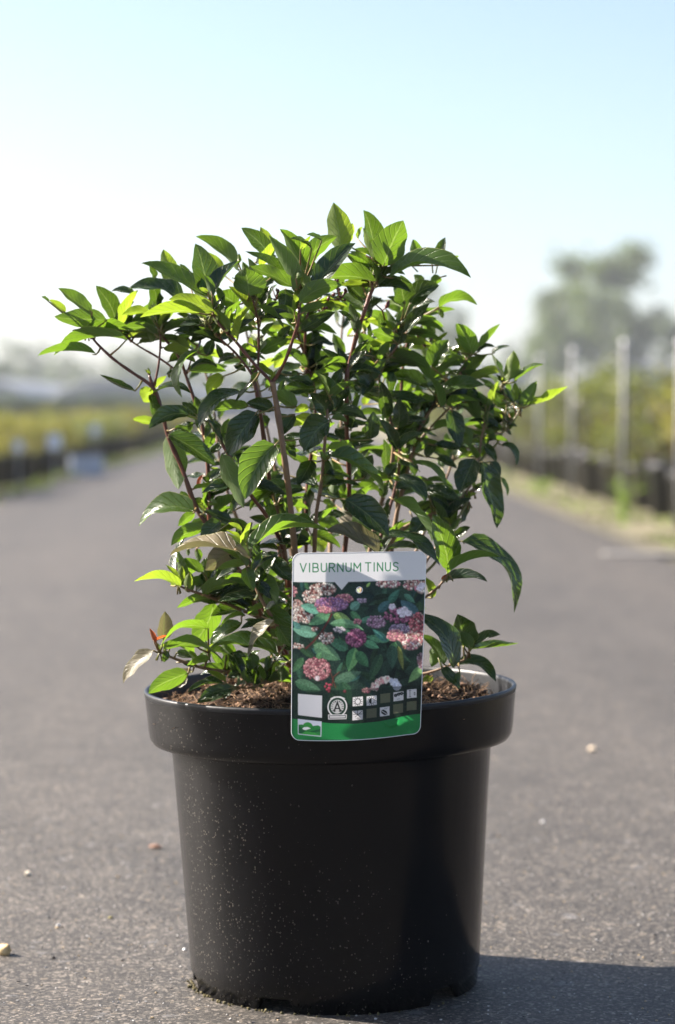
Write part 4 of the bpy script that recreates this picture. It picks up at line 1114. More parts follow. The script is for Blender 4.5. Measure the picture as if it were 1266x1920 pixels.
# ---- leaves --------------------------------------------------------------
# tile (ox,oy): x = ox+u/5.  entries: (bx,by,tx,ty,width,code,bow[,depth_cm]) code t/u = top/underside shown, y young, m mid green, d dark, r red, p bronze
TILES = {
(70, 480): [(505,520,210,315,125,'um',0),(260,530,125,405,70,'uy',0),(110,430,45,380,25,'t',0),(640,600,185,558,175,'um',-.04,-7),(730,600,565,290,165,'td',.05),(905,350,705,322,62,'t',.06),
 (780,640,925,330,105,'uy',.05,-5),(1045,540,805,548,85,'uy',.05),(830,775,183,860,72,'um',.07,-7),(535,925,33,962,58,'um',.10,-6),(770,700,488,682,60,'um',.05,-6),(990,690,730,650,90,'td',-.02,-5),
 (475,742,330,698,42,'t',.04),(1350,400,885,266,125,'td',.06,-5),(1060,510,1110,200,110,'td',.02,-2),(905,1262,600,1130,42,'t',-.05),(1000,650,1100,790,100,'um',0,-4),(1110,200,1060,90,60,'td',0,-1)],
(270, 400): [(235,650,200,352,165,'uy',0,-2),(590,775,0,476,150,'tm',.03,-10),(625,765,490,308,240,'t',.02,-9),(880,520,540,205,130,'um',.05,-7),(740,570,620,368,90,'uy',0,-4),(885,460,892,378,40,'uy',0),
 (650,765,905,440,105,'t',.05,-11),(985,768,955,522,300,'um',.0,-11),(640,925,250,828,150,'uy',.10,-12),(510,940,-5,985,115,'uy',.07,-11),(715,1010,912,824,62,'um',-.04,-9),(878,1172,992,868,78,'uy',.06,-11),
 (1190,420,938,142,160,'td',.04,-7),(1170,320,1105,133,95,'uy',0,-4),(1085,490,1235,248,90,'uy',-.04,-9),(710,1130,300,1090,110,'td',-.02,-6),(700,1030,320,1015,50,'td',.03,-6),(1100,930,1135,700,150,'td',0,-4),
 (860,860,700,740,170,'um',0,-7),(560,620,470,430,80,'td',0,-2),(420,600,345,480,70,'t',0,-2),(480,700,420,540,70,'td',0,-2),(640,760,575,590,80,'um',.03,-11),(600,740,520,700,40,'uy',0,-12),(1010,1000,1130,880,90,'td',0,-3),
 (330,1200,440,1120,80,'um',0,-3),(330,760,230,560,70,'um',0,-3),(130,860,100,720,110,'td',0,-3)],
(450, 380): [(485,785,118,592,125,'um',.0,-12),(500,780,95,448,95,'tm',.03,-11),(505,810,318,318,150,'um',-.02,-12),(615,660,402,252,180,'um',.03,-9),(620,600,885,318,165,'um',.09,-9),(690,785,1065,388,190,'t',.04,-11),
 (570,940,945,782,165,'um',.12,-13),(1258,738,725,770,150,'um',.12,-8),(955,430,888,18,235,'uy',-.02,-6),(1005,390,1050,200,115,'uy',0,-4),(1100,335,1137,233,40,'uy',0),(525,710,543,573,62,'uy',.04,-13),
 (620,790,575,655,95,'uy',0,-13),(765,352,643,290,34,'t',0),(670,425,488,320,30,'t',.03),(570,440,658,318,45,'uy',0),(1205,655,998,478,90,'tm',.06,-7),(1065,530,1215,438,85,'uy',.05,-3),(1080,620,1245,520,75,'td',0,-3),
 (585,1195,882,1040,130,'td',.03,-9),(165,980,392,1182,58,'um',.12,-8),(525,1040,215,1045,105,'um',.0,-7),(140,1010,255,788,120,'td',0,-6),(425,815,420,1020,170,'td',0,-6),(150,560,330,500,80,'td',.03,-6),
 (760,880,640,700,120,'td',0,-7),(980,760,880,700,90,'um',0,-4),(560,820,520,930,70,'uy',0,-12),(860,1000,790,900,80,'uy',0,-3),(940,840,1020,980,90,'um',0,-3),(700,640,600,560,110,'td',0,-5),(300,700,220,800,90,'t',0,-4)],
(650, 380): [(310,540,138,102,205,'td',.05,-5),(350,582,520,184,295,'um',.02,-8),(245,535,145,250,55,'uy',0,-7),(425,705,1133,712,135,'tm',.17,-7),(680,570,630,348,120,'um',0,-2),(855,575,922,338,110,'t',.02,-1),
 (800,570,780,430,70,'t',0,0),(925,585,1052,505,50,'um',.03),(610,590,480,505,90,'td',0,0),(545,940,500,690,200,'td',0,-3),(600,945,850,780,190,'td',.12,-3),(875,978,1205,938,95,'um',.16,0),(870,995,902,1078,52,'uy',0,0),
 (470,1150,640,950,85,'t',0,-2),(565,1215,765,955,110,'t',.02,-3),(640,985,815,930,65,'td',.05,-2),(330,1190,310,1038,78,'td',0,-2),(455,1190,368,1005,58,'um',0,-3),(535,975,388,885,60,'t',.04,-3),(200,665,0,480,70,'um',.03,-6),
 (310,695,432,638,30,'um',.04,-6),(150,900,0,740,150,'td',0,-4),(205,640,190,500,100,'td',0,-4),(240,760,140,850,110,'um',0,-4),(10,1250,112,1145,26,'uy',.03,1),(200,1080,240,1000,60,'t',0,-5),(430,640,500,560,110,'td',0,-3),
 (700,760,640,680,90,'um',0,-1),(880,700,790,760,90,'um',0,-1)],
(830, 590): [(275,365,138,93,165,'um',.05,2),(340,305,527,98,68,'um',-.04,2),(330,352,482,290,45,'td',.10,2),(470,365,622,300,36,'td',.10,3),(245,575,395,368,88,'uy',.03,3),(255,605,503,548,80,'uy',.08,2),(-20,750,372,648,130,'tm',.10,1),
 (55,860,315,792,78,'um',.06,2),(625,605,662,353,142,'uy',.0,4),(575,610,458,368,30,'t',-.04,5),(680,625,937,472,42,'tm',.05,4),(668,805,685,640,80,'uy',0,5),(735,850,882,638,120,'um',-.04,4),(815,850,1162,695,66,'uy',-.05,5),
 (570,745,395,658,58,'td',.03,5),(560,810,485,730,95,'td',0,5),(665,830,585,685,55,'td',0,4),(600,835,500,862,30,'um',0),(380,1000,240,990,40,'td',0,3),(415,1000,517,1040,55,'td',.14,4),(420,1065,492,1172,68,'um',0,4),
 (85,895,180,1220,165,'td',-.06,1),(195,1050,265,1235,90,'um',0,2),(600,1025,695,1052,38,'t',.04,5),(610,1005,550,945,34,'t',0,5),(595,1080,645,1125,32,'t',0,5),(410,905,308,870,40,'t',0,4),(420,905,498,840,46,'t',0,4),(395,910,400,820,35,'um',0,4),
 (340,850,392,818,40,'td',0,4),(590,660,500,570,40,'t',0,5),(730,860,720,690,50,'t',0,5)],
(650, 600): [(800,430,945,195,180,'tm',.03,1),(800,540,1045,345,108,'um',.04,2),(835,245,740,55,80,'um',.04,3),(815,245,945,125,48,'uy',0,3),(1000,285,1085,265,42,'uy',0,3),(790,560,475,280,105,'um',.02,0),(880,810,800,535,82,'um',.03,0),
 (435,185,245,110,125,'um',.05,-2),(490,215,540,60,120,'td',0,-2),(290,350,125,120,115,'um',0,0),(300,370,405,195,72,'um',0,-1),(745,630,380,540,130,'td',.08,2),(300,655,70,585,110,'td',.03,-2),(15,570,205,330,95,'td',.05,-3),
 (480,1010,500,750,150,'td',0,-1),(475,1205,328,950,110,'td',.02,-3),(500,1205,710,1070,85,'td',.09,-3),(225,1110,250,870,140,'td',0,-2),(-10,880,195,930,62,'td',.05,-4),(830,1175,1105,1195,80,'td',-.04,2),(160,790,215,700,68,'uy',0,6),
 (120,510,165,385,38,'t',0,0),(75,765,95,640,45,'t',0,0),(525,520,385,440,100,'um',0,6),(700,390,620,288,40,'td',0,0),(760,420,700,340,60,'um',0,4),(600,700,480,620,120,'td',0,5),(600,860,700,700,120,'td',0,4),(900,660,820,720,80,'um',0,4),
 (400,860,300,760,110,'td',0,3),(640,1160,560,1060,80,'td',0,2),(760,1150,640,1240,70,'um',0,2),(380,700,250,720,90,'td',0,4),(1150,560,1080,480,70,'t',0,4),(1180,760,1060,700,60,'um',0,4)],
(240, 620): [(892,432,738,585,125,'uy',.05,-4),(655,190,490,592,72,'tm',.20,-8),(595,370,825,352,42,'td',.20,-6),(245,588,572,572,48,'td',.14,-6),(470,380,365,402,34,'t',.04,-4),(385,400,388,445,30,'um',0,-4),(222,545,145,662,150,'uy',0,-6),
 (248,545,345,418,58,'uy',0,-5),(220,600,268,808,95,'t',-.03,-6),(245,858,55,825,80,'uy',-.03,-6),(565,795,212,915,150,'td',.14,-8),(440,920,570,940,60,'tm',.10,-7),(640,790,512,678,95,'td',0,-7),(1060,575,668,855,125,'td',.12,-9),
 (1125,710,780,768,105,'um',.05,-8),(1165,490,1022,665,38,'t',.0,-10),(1200,775,940,1142,250,'td',.03,-10),(1225,780,1132,965,38,'t',-.05,-10),(395,985,802,1255,175,'td',.04,-9),(378,1000,500,1465,215,'um',-.02,-5),(735,1020,805,828,80,'t',0,-6),
 (735,1095,812,950,88,'um',0,-6),(650,800,640,625,95,'t',0,-5),(560,70,522,228,110,'uy',0,-3),(830,25,590,95,110,'td',.04,-5),(745,230,800,80,100,'td',0,-4),(1195,60,1160,205,88,'uy',0,-2),(1125,120,1085,295,88,'um',.03,-5),(880,260,830,130,60,'t',0,-4),
 (1000,330,1100,380,60,'t',.08,-5),(1180,470,1230,400,70,'uy',.1,-8),(890,960,950,830,70,'um',0,-7),(560,960,600,860,60,'um',0,-6),(930,1130,880,960,60,'um',.02,-8)],
(240, 820): [(605,690,113,808,165,'tm',.16,-8),(620,705,478,828,95,'um',0,-7),(545,625,492,512,95,'td',.04,-5),(720,795,580,825,60,'t',.04,-6),(720,845,418,1002,130,'um',.10,-7),(865,795,700,970,150,'td',.05,-8),(965,785,730,700,85,'td',.03,-7),
 (815,690,1005,555,105,'um',.05,-4),(795,500,1000,425,62,'um',.05,-3),(892,165,1112,618,180,'um',-.06,-10),(930,490,955,385,60,'t',0,-7),(980,690,1040,535,72,'t',0,-8),(1010,1050,412,1042,95,'tp',.04,-13),(1030,1060,730,1215,210,'up',.0,-10),
 (455,1220,540,945,55,'t',.05,-8),(695,1265,463,1155,95,'um',.06,-9),(640,1050,668,1165,72,'um',0,-6),(560,1050,565,1110,36,'um',0),(700,620,640,580,50,'uy',0,-6),(720,700,660,620,50,'uy',0,-7),(760,600,840,620,60,'um',0,-6),(780,290,875,330,30,'uy',0,-3),
 (760,420,700,370,50,'t',0,-5),(800,260,880,240,40,'t',0,-4),(660,460,700,350,40,'tr',0,-5),(1160,800,1090,940,40,'uy',0,-12),(1060,880,950,800,50,'uy',.03,-13),(1050,960,935,860,36,'uy',0,-13),(1110,1000,1210,860,90,'t',.05,-12),(1040,1080,1030,790,110,'t',0,-7),
 (950,1100,1120,1190,70,'td',0,-10),(830,1140,960,1090,80,'um',0,-8),(1140,1040,1260,900,100,'td',0,-8)],
(430, 820): [(425,80,152,535,290,'tm',.06,-15),(200,1050,905,880,90,'tm',.14,-14),(250,1000,228,1228,90,'t',.04,-13),(230,1040,290,960,60,'t',0,-12),(770,220,655,440,150,'td',0,-5),(960,210,980,530,165,'um',0,0),(560,460,200,645,130,'tm',.08,-6),
 (460,470,210,530,60,'um',.05,-6),(710,930,590,1045,110,'uy',0,2),(770,910,890,1060,175,'uy',0,3),(830,780,1040,860,130,'um',.05,-4),(690,560,650,700,100,'uy',0,5),(260,880,400,900,60,'um',0,-7),(430,880,400,820,60,'uy',0,-8),(520,520,400,600,70,'td',0,-3),
 (600,950,740,960,90,'td',0,-6),(340,1180,440,1080,120,'td',0,-8),(1000,640,900,720,90,'um',0,3),(880,600,980,620,60,'um',0,3),(340,740,450,700,90,'um',0,-4),(540,60,620,180,80,'td',0,-5),(1020,380,1080,520,80,'td',0,3),(820,140,780,300,60,'uy',0,4),
 (640,440,560,560,90,'td',0,2),(470,330,380,420,80,'td',0,0),(900,180,1120,170,80,'td',.05,-3)],
(450, 600): [(300,850,75,775,125,'td',.05,-8),(525,810,325,680,140,'um',.03,-7),(510,890,388,1075,110,'td',0,-8),(705,925,455,1005,105,'uy',.08,-5),(835,955,600,1205,250,'td',.05,-9),(820,885,680,690,165,'td',0,-7),(850,730,742,465,100,'tm',.02,-8),
 (850,710,1015,595,82,'um',.06,-9),(880,640,950,455,100,'td',0,-6),(835,660,820,540,48,'um',0,-8),(835,690,745,500,28,'uy',0,-9),(900,840,1015,635,110,'td',0,-6),(865,885,1160,910,105,'td',.14,-6),(865,925,1000,945,60,'um',.1,-7),(700,650,385,685,130,'td',.06,-5),
 (690,610,475,555,80,'td',.05,-5),(490,520,340,560,50,'td',.10,-7),(200,310,440,170,140,'um',.0,-5),(420,330,325,445,90,'uy',0,2),(105,335,150,150,90,'uy',0,2),(625,430,465,320,88,'td',.03,-4),(720,405,825,368,30,'td',.03,-3),(660,310,795,255,45,'um',.05,0),
 (680,235,830,190,58,'td',.10,-3),(965,330,870,140,105,'um',0,0),(1185,310,1120,130,100,'um',0,-2),(1260,345,985,372,68,'td',.06,-4),(1250,620,1080,500,110,'td',0,-4),(1245,560,1150,700,100,'td',0,-4),(380,690,420,560,80,'td',0,-4),(250,640,320,520,60,'um',0,-4),
 (560,500,470,560,90,'td',0,-3),(560,660,640,720,80,'td',0,-3),(640,820,520,860,80,'uy',.05,-4),(740,880,690,930,50,'uy',0,-6),(260,980,180,900,100,'td',0,-5),(460,1000,380,880,100,'t',0,-6),(980,940,1100,1000,90,'td',0,-3),(1090,880,1130,800,50,'uy',0,-1),
 (520,1180,420,1110,90,'td',0,-5),(560,1120,640,1240,60,'um',.05,-8),(900,1020,1020,1120,100,'td',0,-2),(1120,1180,1010,1120,100,'td',0,0),(1240,1000,1150,1110,110,'td',0,0),(1100,560,1200,480,80,'td',0,-3),(380,180,470,60,90,'td',0,-5)],
(620, 820): [(0,195,460,542,85,'tm',.14,-8),(150,590,522,925,255,'td',.06,-9),(605,598,927,972,80,'um',.12,-6),(900,775,752,928,165,'td',0,-3),(645,370,862,612,125,'td',.16,-5),(620,480,840,545,75,'td',.12,-3),(770,245,1083,435,58,'tm',.14,-3),
 (770,230,790,352,80,'td',0,-1),(890,475,1215,592,110,'td',.04,0),(905,400,1155,448,48,'tm',.06,1),(525,905,1015,1158,100,'td',.10,-5),(520,1068,835,1042,55,'td',.06,-4),(440,1090,-5,870,165,'tp',.08,-10),(780,645,1005,705,95,'um',.04,4),(1070,765,1040,690,58,'uy',0,4),
 (225,175,368,150,78,'uy',0,8),(430,160,480,120,50,'uy',0,8),(290,880,350,800,88,'uy',0,7),(120,640,150,870,120,'up',0,0),(310,380,380,180,150,'td',0,-2),(540,360,620,240,110,'td',0,-2),(480,560,540,420,90,'td',0,0),(500,760,550,620,80,'td',0,0),
 (560,900,700,770,28,'um',.03,0),(330,900,480,960,80,'td',0,0),(480,1040,400,970,40,'um',.06,-3),(940,640,1040,560,100,'td',0,3),(1060,620,960,520,90,'td',0,4),(900,180,980,60,90,'td',0,3),(720,160,760,60,70,'td',0,2),(1000,200,1180,280,80,'td',0,3)],
(780, 820): [(540,212,432,515,215,'td',.04,-1),(630,245,747,825,185,'td',.02,0),(590,240,665,385,100,'td',0,1),(700,235,795,345,85,'td',0,1),(805,70,950,240,58,'td',.20,5),(640,75,755,215,88,'td',0,4),(600,110,652,175,58,'uy',0,5),(560,490,632,432,58,'td',0,3),
 (400,80,480,150,60,'um',0,4),(480,180,530,130,40,'uy',0,4),(800,380,862,540,40,'tm',.05,3),(490,600,510,640,24,'td',0,2),(420,640,360,690,50,'td',0,2)],
(750, 960): [(455,532,320,45,235,'tm',.03,-8),(455,570,915,418,68,'um',.10,-9),(400,660,792,635,95,'td',.12,-7),(600,292,1062,905,135,'td',.20,-3),(525,235,652,150,88,'td',.05,0),(300,800,262,612,85,'uy',.0,-2),(400,640,430,590,36,'tr',0,-8)],
(750, 1120): [(500,640,235,150,180,'td',.10,-9),(410,620,225,350,105,'um',.05,-6),(605,445,555,175,240,'td',.0,-5),(655,475,575,330,110,'um',.05,-6),(700,440,935,360,90,'td',.10,-4),(660,480,1083,415,42,'tm',-.04,-5),(540,640,890,752,105,'td',.16,-2),(395,660,545,855,100,'td',.05,-6),
 (560,700,540,790,50,'um',0,-6),(300,730,225,830,80,'uy',0,-2),(480,600,560,560,60,'td',0,-3),(330,480,300,640,120,'um',0,-2)],
(220, 1060): [(590,165,468,-5,50,'uy',0,-10),(585,160,600,10,75,'uy',0,-9),(650,220,672,75,82,'uy',0,-10),(585,192,183,128,80,'uy',.08,-10),(830,130,800,-50,48,'uy',0,-8),(868,120,905,-20,40,'uy',0,-8),(890,172,932,18,44,'t',0,-9),(865,195,695,130,125,'um',0,-7),
 (895,362,725,745,230,'um',-.04,-5),(955,245,1035,130,60,'t',0,-7),(1260,235,980,292,85,'t',.07,-9),(840,592,415,722,55,'um',.16,-11),(435,690,452,448,150,'tp',-.02,-9),(352,730,300,600,46,'ur',0,-11),(365,705,462,655,20,'ur',0,-11),(332,808,90,1105,120,'tp',.12,-10),
 (455,782,998,857,78,'um',.12,-11),(1155,545,868,752,120,'tm',.08,-9),(1190,470,975,562,38,'um',.12,-9),(455,800,442,905,70,'td',0,-10),(655,1015,318,1205,170,'um',.08,-9),(700,1000,512,1032,58,'tp',.06,-8),(650,1050,575,1145,70,'tp',0,-7),(1010,1090,840,998,55,'uy',.03,-10),
 (1005,1108,678,1180,55,'t',.10,-11),(1065,1150,790,1262,125,'td',.08,-11),(1090,1165,995,1255,36,'t',0,-11),(700,730,690,690,36,'um',0,-10),(830,880,780,830,90,'td',0,-7),(560,820,700,860,80,'td',.03,-9),(740,880,680,800,40,'uy',0,-10),(950,350,800,340,50,'td',0,-7),
 (1100,1010,1060,930,60,'t',0,-9),(500,760,560,690,50,'um',0,-10)],
(340, 1000): [(612,312,512,178,58,'um',.10,-13),(645,215,503,128,92,'up',.06,-14),(640,205,462,-5,34,'uy',0,-14),(560,90,600,-45,30,'uy',0,-14),(530,352,335,425,58,'t',.06,-12),(610,325,690,522,125,'tm',-.10,-13),(700,455,850,605,105,'td',.04,-12),(690,380,895,655,165,'um',.03,-11),
 (850,235,1045,432,150,'td',-.06,-8),(815,680,1060,865,160,'tm',-.06,-11),(905,865,1035,1050,155,'tm',-.05,-11),(862,830,625,1132,85,'tp',.05,-14),(440,445,625,468,85,'um',-.03,-9),(895,1145,285,1068,105,'tm',.10,-12),(650,1060,430,990,85,'td',.05,-10),(690,940,875,1110,85,'um',.04,-8),
 (800,855,570,872,70,'td',.03,-9),(800,640,690,560,100,'td',0,-8),(720,760,630,720,60,'um',0,-8),(640,720,600,590,70,'t',0,-6),(960,560,1040,520,60,'um',0,-6),(760,560,600,600,70,'td',0,-10),(900,560,960,440,110,'td',0,-7),(700,260,800,180,110,'td',0,-7),(900,100,1020,120,70,'uy',0,-3),
 (980,330,900,220,70,'t',0,-7),(560,60,420,110,90,'um',0,-7)],
(340, 1130): [(480,470,560,650,170,'td',0,-9),(650,480,665,625,125,'tm',0,-10),(845,500,800,630,80,'td',0,-8),(865,545,1005,540,50,'t',.06,-8),(950,590,940,730,115,'um',0,-8),(490,810,165,940,130,'td',.05,-10),(760,130,860,180,80,'td',0,-9),(860,330,840,480,80,'um',0,-7),(960,400,1040,440,60,'t',0,-9),
 (560,640,440,700,90,'t',0,-9),(520,780,540,680,30,'um',0,-10),(420,480,400,640,70,'td',0,-8),(960,250,1050,300,80,'t',0,-10),(20,560,150,600,60,'td',0,-9)],
}
def halfw(t): return (t ** .58) * ((1 - t) ** .86) / .3825
LEAVES = []
def leaf_geo(B, T, wpx, code, bow, node=None, rnd=rs, petiole=True):
    """B, T world-minus-origin vectors. returns MB"""
    Bw, Tw = B + SO, T + SO
    a = (T - B); Lg = a.length; a.normalize()
    v = (Bw - CAM).normalized()
    p = v.cross(a)
    if p.length < .15: p = Vector((1, 0, 0)) - a * a.x
    p.normalize()
    if abs(p.z) > .2:
        if p.z < 0: p = -p
    elif p.x < 0: p = -p
    n0 = -v - a * (-v).dot(a); n0.normalize()
    w = wpx * B_scale(Bw) * 1.06
    B = B - a * (Lg * .03); T = T + a * (Lg * .05); Lg *= 1.08
    wt = max(w / math.cos(R(22)), Lg * rnd.uniform(.40, .52))
    wt = min(wt, max(w / math.cos(R(22)), Lg * .74))
    phi = math.acos(max(.12, min(.93, w / wt)))
    if code[0] == 't': Nn = n0 * math.cos(phi) + p * math.sin(phi)
    else: Nn = -(n0 * math.cos(phi) - p * math.sin(phi))
    fold = rnd.uniform(.18, .50); curl = rnd.uniform(-.06, .13); wav = rnd.uniform(.01, .08); ph = rnd.uniform(0, 6)
    sgl = rnd.uniform(-.04, .04)
    nl, nw = 12, 3
    vs = []; uvs = []; fs = []
    def cen(t):
        return B + a * (Lg * t) + p * (bow * Lg * 4 * t * (1 - t)) - Nn * (curl * Lg * (t - .35) ** 2 * 2.0) + Nn.cross(a) * (sgl * Lg * math.sin(t * 5))
    for i in range(nl + 1):
        t = i / nl
        tg = (cen(min(1, t + .03)) - cen(max(0, t - .03))).normalized()
        Sd = tg.cross(Nn).normalized(); N2 = Sd.cross(tg).normalized()
        hw = wt * .5 * (halfw(max(.0008, min(.9995, t))) if 0 < t < 1 else .02)
        hw *= 1 + .05 * math.sin(t * 17 + ph)
        for j in range(-nw, nw + 1):
            x = j / nw
            q = cen(t) + Sd * (x * hw * (1 - .10 * fold * abs(x))) + N2 * (abs(x) ** 1.3 * hw * fold * 1.2 + wav * hw * 2.2 * abs(x) * math.sin(t * 11 + ph + (1.5 if x > 0 else 0)))
            # slight quilting between the side veins
            q = q + N2 * (.00035 * math.sin((t * 7 - abs(x) * 1.6) * 6.283) * (1 - abs(x)) * abs(x) * 4)
            vs.append(q); uvs.append((.5 + x * .5, t))
    m = 2 * nw + 1
    for i in range(nl):
        for j in range(m - 1):
            fs.append((i * m + j, i * m + j + 1, (i + 1) * m + j + 1, (i + 1) * m + j))
    # face orientation: front = upper side
    e1 = vs[fs[30][1]] - vs[fs[30][0]]; e2 = vs[fs[30][3]] - vs[fs[30][0]]
    if e1.cross(e2).dot(Nn) < 0: fs = [f[::-1] for f in fs]
    b = MB(); b.add(vs, fs, 0, uvs)
    if petiole:
        if node is not None and .0015 < (node - B).length < .055:
            md = (B + node) * .5 - a * min(.004, .3 * (B - node).length) * .0 - Vector((0, 0, .001))
            b.tube([B + a * .003, B, md, node], [.0004, .00065, .0008, .0010], 5, 1)
        else:
            b.tube([B + a * .003, B, B - a * .006 - Vector((0, 0, .002))], [.0004, .0006, .0007], 5, 1)
    return b, Lg * wt
def B_scale(Bw): return Bw.y / FPX
def matof(code):
    if 'r' in code: return 'leaf_red'
    if 'p' in code: return 'leaf_pale'
    if 'y' in code: return 'leaf_young'
    if 'm' in code: return 'leaf_mid'
    return 'leaf'
def near(px, py, dcm=None):
    best = None; bd = 1e9
    for nd in NODES:
        q = (nd.x - px) ** 2 + (nd.y - py) ** 2
        if dcm is not None: q += ((nd.z - dcm) * 12) ** 2
        if q < bd: bd = q; best = nd
    return best, bd
for (ox, oy), lst in TILES.items():
    for e_ in lst:
        bx, by, tx, ty, w, code, bow = e_[:7]
        bx, by, tx, ty, w = ox + bx / 5, oy + by / 5, ox + tx / 5, oy + ty / 5, w / 5
        nd, q = near(bx, by, e_[7] if len(e_) > 7 else None)
        if len(e_) > 7: dc = e_[7]
        else: dc = nd.z + rs.gauss(0, .8)
        L2 = math.hypot(tx - bx, ty - by)
        # the tip leans towards or away from the viewer; young short ones more
        off = rs.gauss(-.06, .26) * L2 * .0459
        if code[0] == 't' and w > .38 * L2: off = -abs(off)
        Bv = W3(bx, by, dc); Tv = W3(tx, ty, dc + off)
        node = W3(nd.x, nd.y, nd.z)
        g, ar = leaf_geo(Bv, Tv, w, code, bow, node)
        LEAVES.append((ar, g, matof(code), 0))
# filling leaves in opposite pairs along the stems, mostly deep in the bush
rf = random.Random(99)
TOPL = [(100, 660), (130, 600), (220, 575), (300, 520), (380, 490), (470, 470), (620, 440), (740, 460), (830, 520), (880, 640), (960, 715), (1010, 770)]
def free(px, py):           # inside the bush outline, but not where the photograph shows lane or sky through it
    if not (TOPL[0][0] < px < TOPL[-1][0]): return False
    for (x0, y0), (x1, y1) in zip(TOPL[:-1], TOPL[1:]):
        if x0 <= px < x1 and py < y0 + (y1 - y0) * (px - x0) / (x1 - x0) + 6: return False
    if py > 600:
        lo = 130 + (py - 600) * 1.5 if py < 700 else 290 + max(0, py - 700) * .15
        hi = 1000 - max(0, py - 740) * .55 if py < 960 else 880 - (py - 960) * .4
        if not (lo < px < hi): return False
    for (gx, gy, gr) in ((760, 955, 42), (815, 872, 26), (690, 560, 26), (445, 1010, 18), (300, 900, 45), (335, 745, 22), (650, 640, 22), (415, 1165, 40), (280, 680, 30), (850, 1080, 50), (560, 905, 14), (360, 1200, 36), (840, 800, 26), (930, 900, 40), (300, 1010, 50), (640, 905, 14), (395, 690, 16), (240, 690, 40)):
        if (px - gx) ** 2 + (py - gy) ** 2 < gr * gr: return False
    return True
cnt = 0
cand = [n_ for n_ in NODES]
while cnt < 420:
    nd = rf.choice(cand)
    if rf.random() < .12:
        nd = rf.choice([n_ for n_ in cand[::3] if n_.y < 690])
    if nd.z < -8.5 or not free(nd.x, nd.y): continue
    ang = rf.uniform(-.5, math.pi + .5)
    L_px = rf.uniform(38, 76)
    for s_ in (1, -1):
        dx, dyy = math.cos(ang) * s_, -abs(math.sin(ang)) * rf.uniform(.2, 1) + rf.uniform(-.1, .5)
        dz = rf.uniform(-.3, .95)
        nn = math.sqrt(dx * dx + dyy * dyy + dz * dz); dx, dyy, dz = dx / nn, dyy / nn, dz / nn
        bx, by, bd = nd.x + dx * 9, nd.y + dyy * 9, nd.z + dz * .5
        tx, ty, td = bx + dx * L_px, by + dyy * L_px, bd + dz * L_px * .0459
        if not free(tx, ty): continue
        code = rf.choice(['td', 'td', 'um', 'td', 'um', 't']) if by > 700 else rf.choice(['um', 'um', 'td', 'uy'])
        g, ar = leaf_geo(W3(bx, by, bd), W3(tx, ty, td), L_px * rf.uniform(.16, .34), code, rf.uniform(-.04, .1), W3(nd.x, nd.y, nd.z), rf)
        LEAVES.append((ar, g, matof(code), 1)); cnt += 1
# small upright leaves crowding the crown, and more at the lower left over the rim
for (n_add, test, up) in ((130, lambda q: q.y < 640, 1), (60, lambda q: q.y > 1000 and 330 < q.x < 560, 0), (170, lambda q: 690 < q.y < 1020 and 380 < q.x < 860 and q.z > -6, 2), (40, lambda q: 780 < q.x < 990 and 640 < q.y < 900, 1)):
    pool = [q for q in NODES if test(q)]; k = 0; tries = 0
    while k < n_add and tries < 5000:
        tries += 1
        nd = rf.choice(pool); L_px = rf.uniform(28, 56) if up else rf.uniform(34, 70)
        ang = rf.uniform(-3.6, .5) if up != 1 else rf.gauss(-1.57, .75)
        if up == 2: L_px *= 1.25
        dz = rf.uniform(-.4, .8) if up else rf.uniform(-.9, .4)
        bx, by = nd.x + rf.uniform(-12, 12), nd.y + (rf.uniform(-26, 6) if up else rf.uniform(-10, 10)); bd = nd.z + rf.uniform(-.6, 1.5)
        tx, ty, td = bx + math.cos(ang) * L_px, by + math.sin(ang) * L_px, bd + dz * L_px * .0459
        if up and not free(tx, ty + 14): continue
        if not up and not (300 < tx < 545 and 985 < ty < 1250): continue
        code = rf.choice(['td', 'td', 'um', 'tm']) if up == 2 else rf.choice(['um', 'uy', 'tm', 'td', 'um', 'tm']) if up else rf.choice(['um', 'td', 't', 'um', 'tm'])
        g, ar = leaf_geo(W3(bx, by, bd), W3(tx, ty, td), L_px * rf.uniform(.22, .40), code, rf.uniform(-.03, .08), W3(nd.x, nd.y, nd.z), rf)
        LEAVES.append((ar, g, matof(code), 1)); k += 1
order = sorted(range(len(LEAVES)), key=lambda i: (LEAVES[i][3], -LEAVES[i][0]))
print('LEAVES', len(LEAVES))
rest = {}
for k, i in enumerate(order):
    ar, g, m, fl = LEAVES[i]
    if k < 300:
        g.build('leaf', [M[m], M['petiole']], shrub)
    else:
        rest.setdefault(m, []).append(g)
mats_r = [M['petiole']]; big = MB()
for m, gs in rest.items():
    mats_r.append(M[m]); mi = len(mats_r) - 1
    for g in gs:
        o = len(big.v); big.v.extend(g.v)
        for f, mm, uv in zip(g.f, g.m, g.uv):
            big.f.append(tuple(x + o for x in f)); big.m.append(mi if mm == 0 else 0); big.uv.append(uv)
inner = big.build('inner_leaves', mats_r, shrub); inner['kind'] = 'stuff'
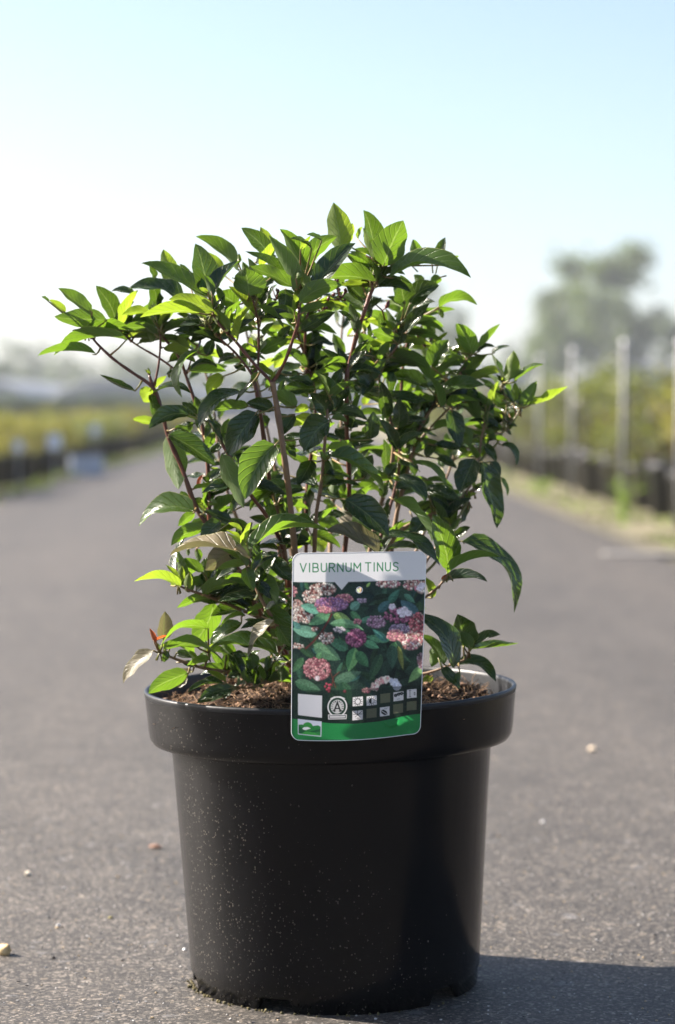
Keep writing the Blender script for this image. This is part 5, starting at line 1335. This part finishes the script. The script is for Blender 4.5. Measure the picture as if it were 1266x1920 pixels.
# young shoots: tiny paired bud leaves at every stem tip
bud = MB()
for pts, w0, w1, m in STEMS[:40]:
    x, y, d = pts[-1]
    if y > 1240 or (x, y) == (517, 944): continue
    for k in range(3):
        a = rf.uniform(-2.4, -.7); l = rf.uniform(10, 22)
        g, ar = leaf_geo(W3(x, y, d), W3(x + math.cos(a) * l, y + math.sin(a) * l, d + rf.uniform(-.5, .5)), l * .3, 'uy', .05, None, rf)
        o = len(bud.v); bud.v.extend(g.v)
        for f, mm, uv in zip(g.f, g.m, g.uv): bud.f.append(tuple(q + o for q in f)); bud.m.append(mm); bud.uv.append(uv)
bd_ = bud.build('bud_leaves', [M['leaf_young'], M['petiole']], shrub); bd_['kind'] = 'stuff'
# dried flower heads
def flower_head(x, y, d, n_, spread, seed, sz=5):
    r = random.Random(seed); b = MB()
    c = W3(x, y, d)
    for i in range(n_):
        q = W3(x + r.gauss(0, spread), y + r.gauss(0, spread), d + r.gauss(0, .5)); s = sz * r.uniform(.7, 1.2) * px2m * 1.3
        base = W3(x, y + spread * 1.8, d)
        b.tube([base, (base + q) * .5 + Vector((0, 0, -.001)), q], [.0006, .0005, .0004], 4)
        b.blob(q, (s, s, s * 1.35), .5, 0, i, 5, 7, Matrix.Rotation(r.uniform(-.8, .8), 3, 'Y'))
    b.build('flower_head', M['fruit'], shrub)
flower_head(786, 622, 2, 13, 8, 1)
flower_head(795, 640, 2, 7, 6, 2)
flower_head(638, 545, -5, 12, 9, 3)
flower_head(622, 528, -4, 6, 6, 4)
flower_head(519, 548, -5, 8, 7, 5)
flower_head(600, 572, -6, 5, 7, 8)
for sx_, sy_, seed in ((704, 566, 6), (727, 571, 7)):
    b = MB(); q = W3(sx_, sy_, -4); b.blob(q, (.0018, .0018, .0034), .4, 0, seed, 7, 9, Matrix.Rotation(.3, 3, 'Y'))
    b.tube([q - Vector((0, 0, .002)), W3(717, 582, -4), W3(722, 600, -3)], [.0006, .0007, .0008], 5)
    b.build('seed_pod', M['fruit'], shrub)
tag(shrub, 'leafy evergreen viburnum shrub with red brown stems growing in the black pot', 'shrub')
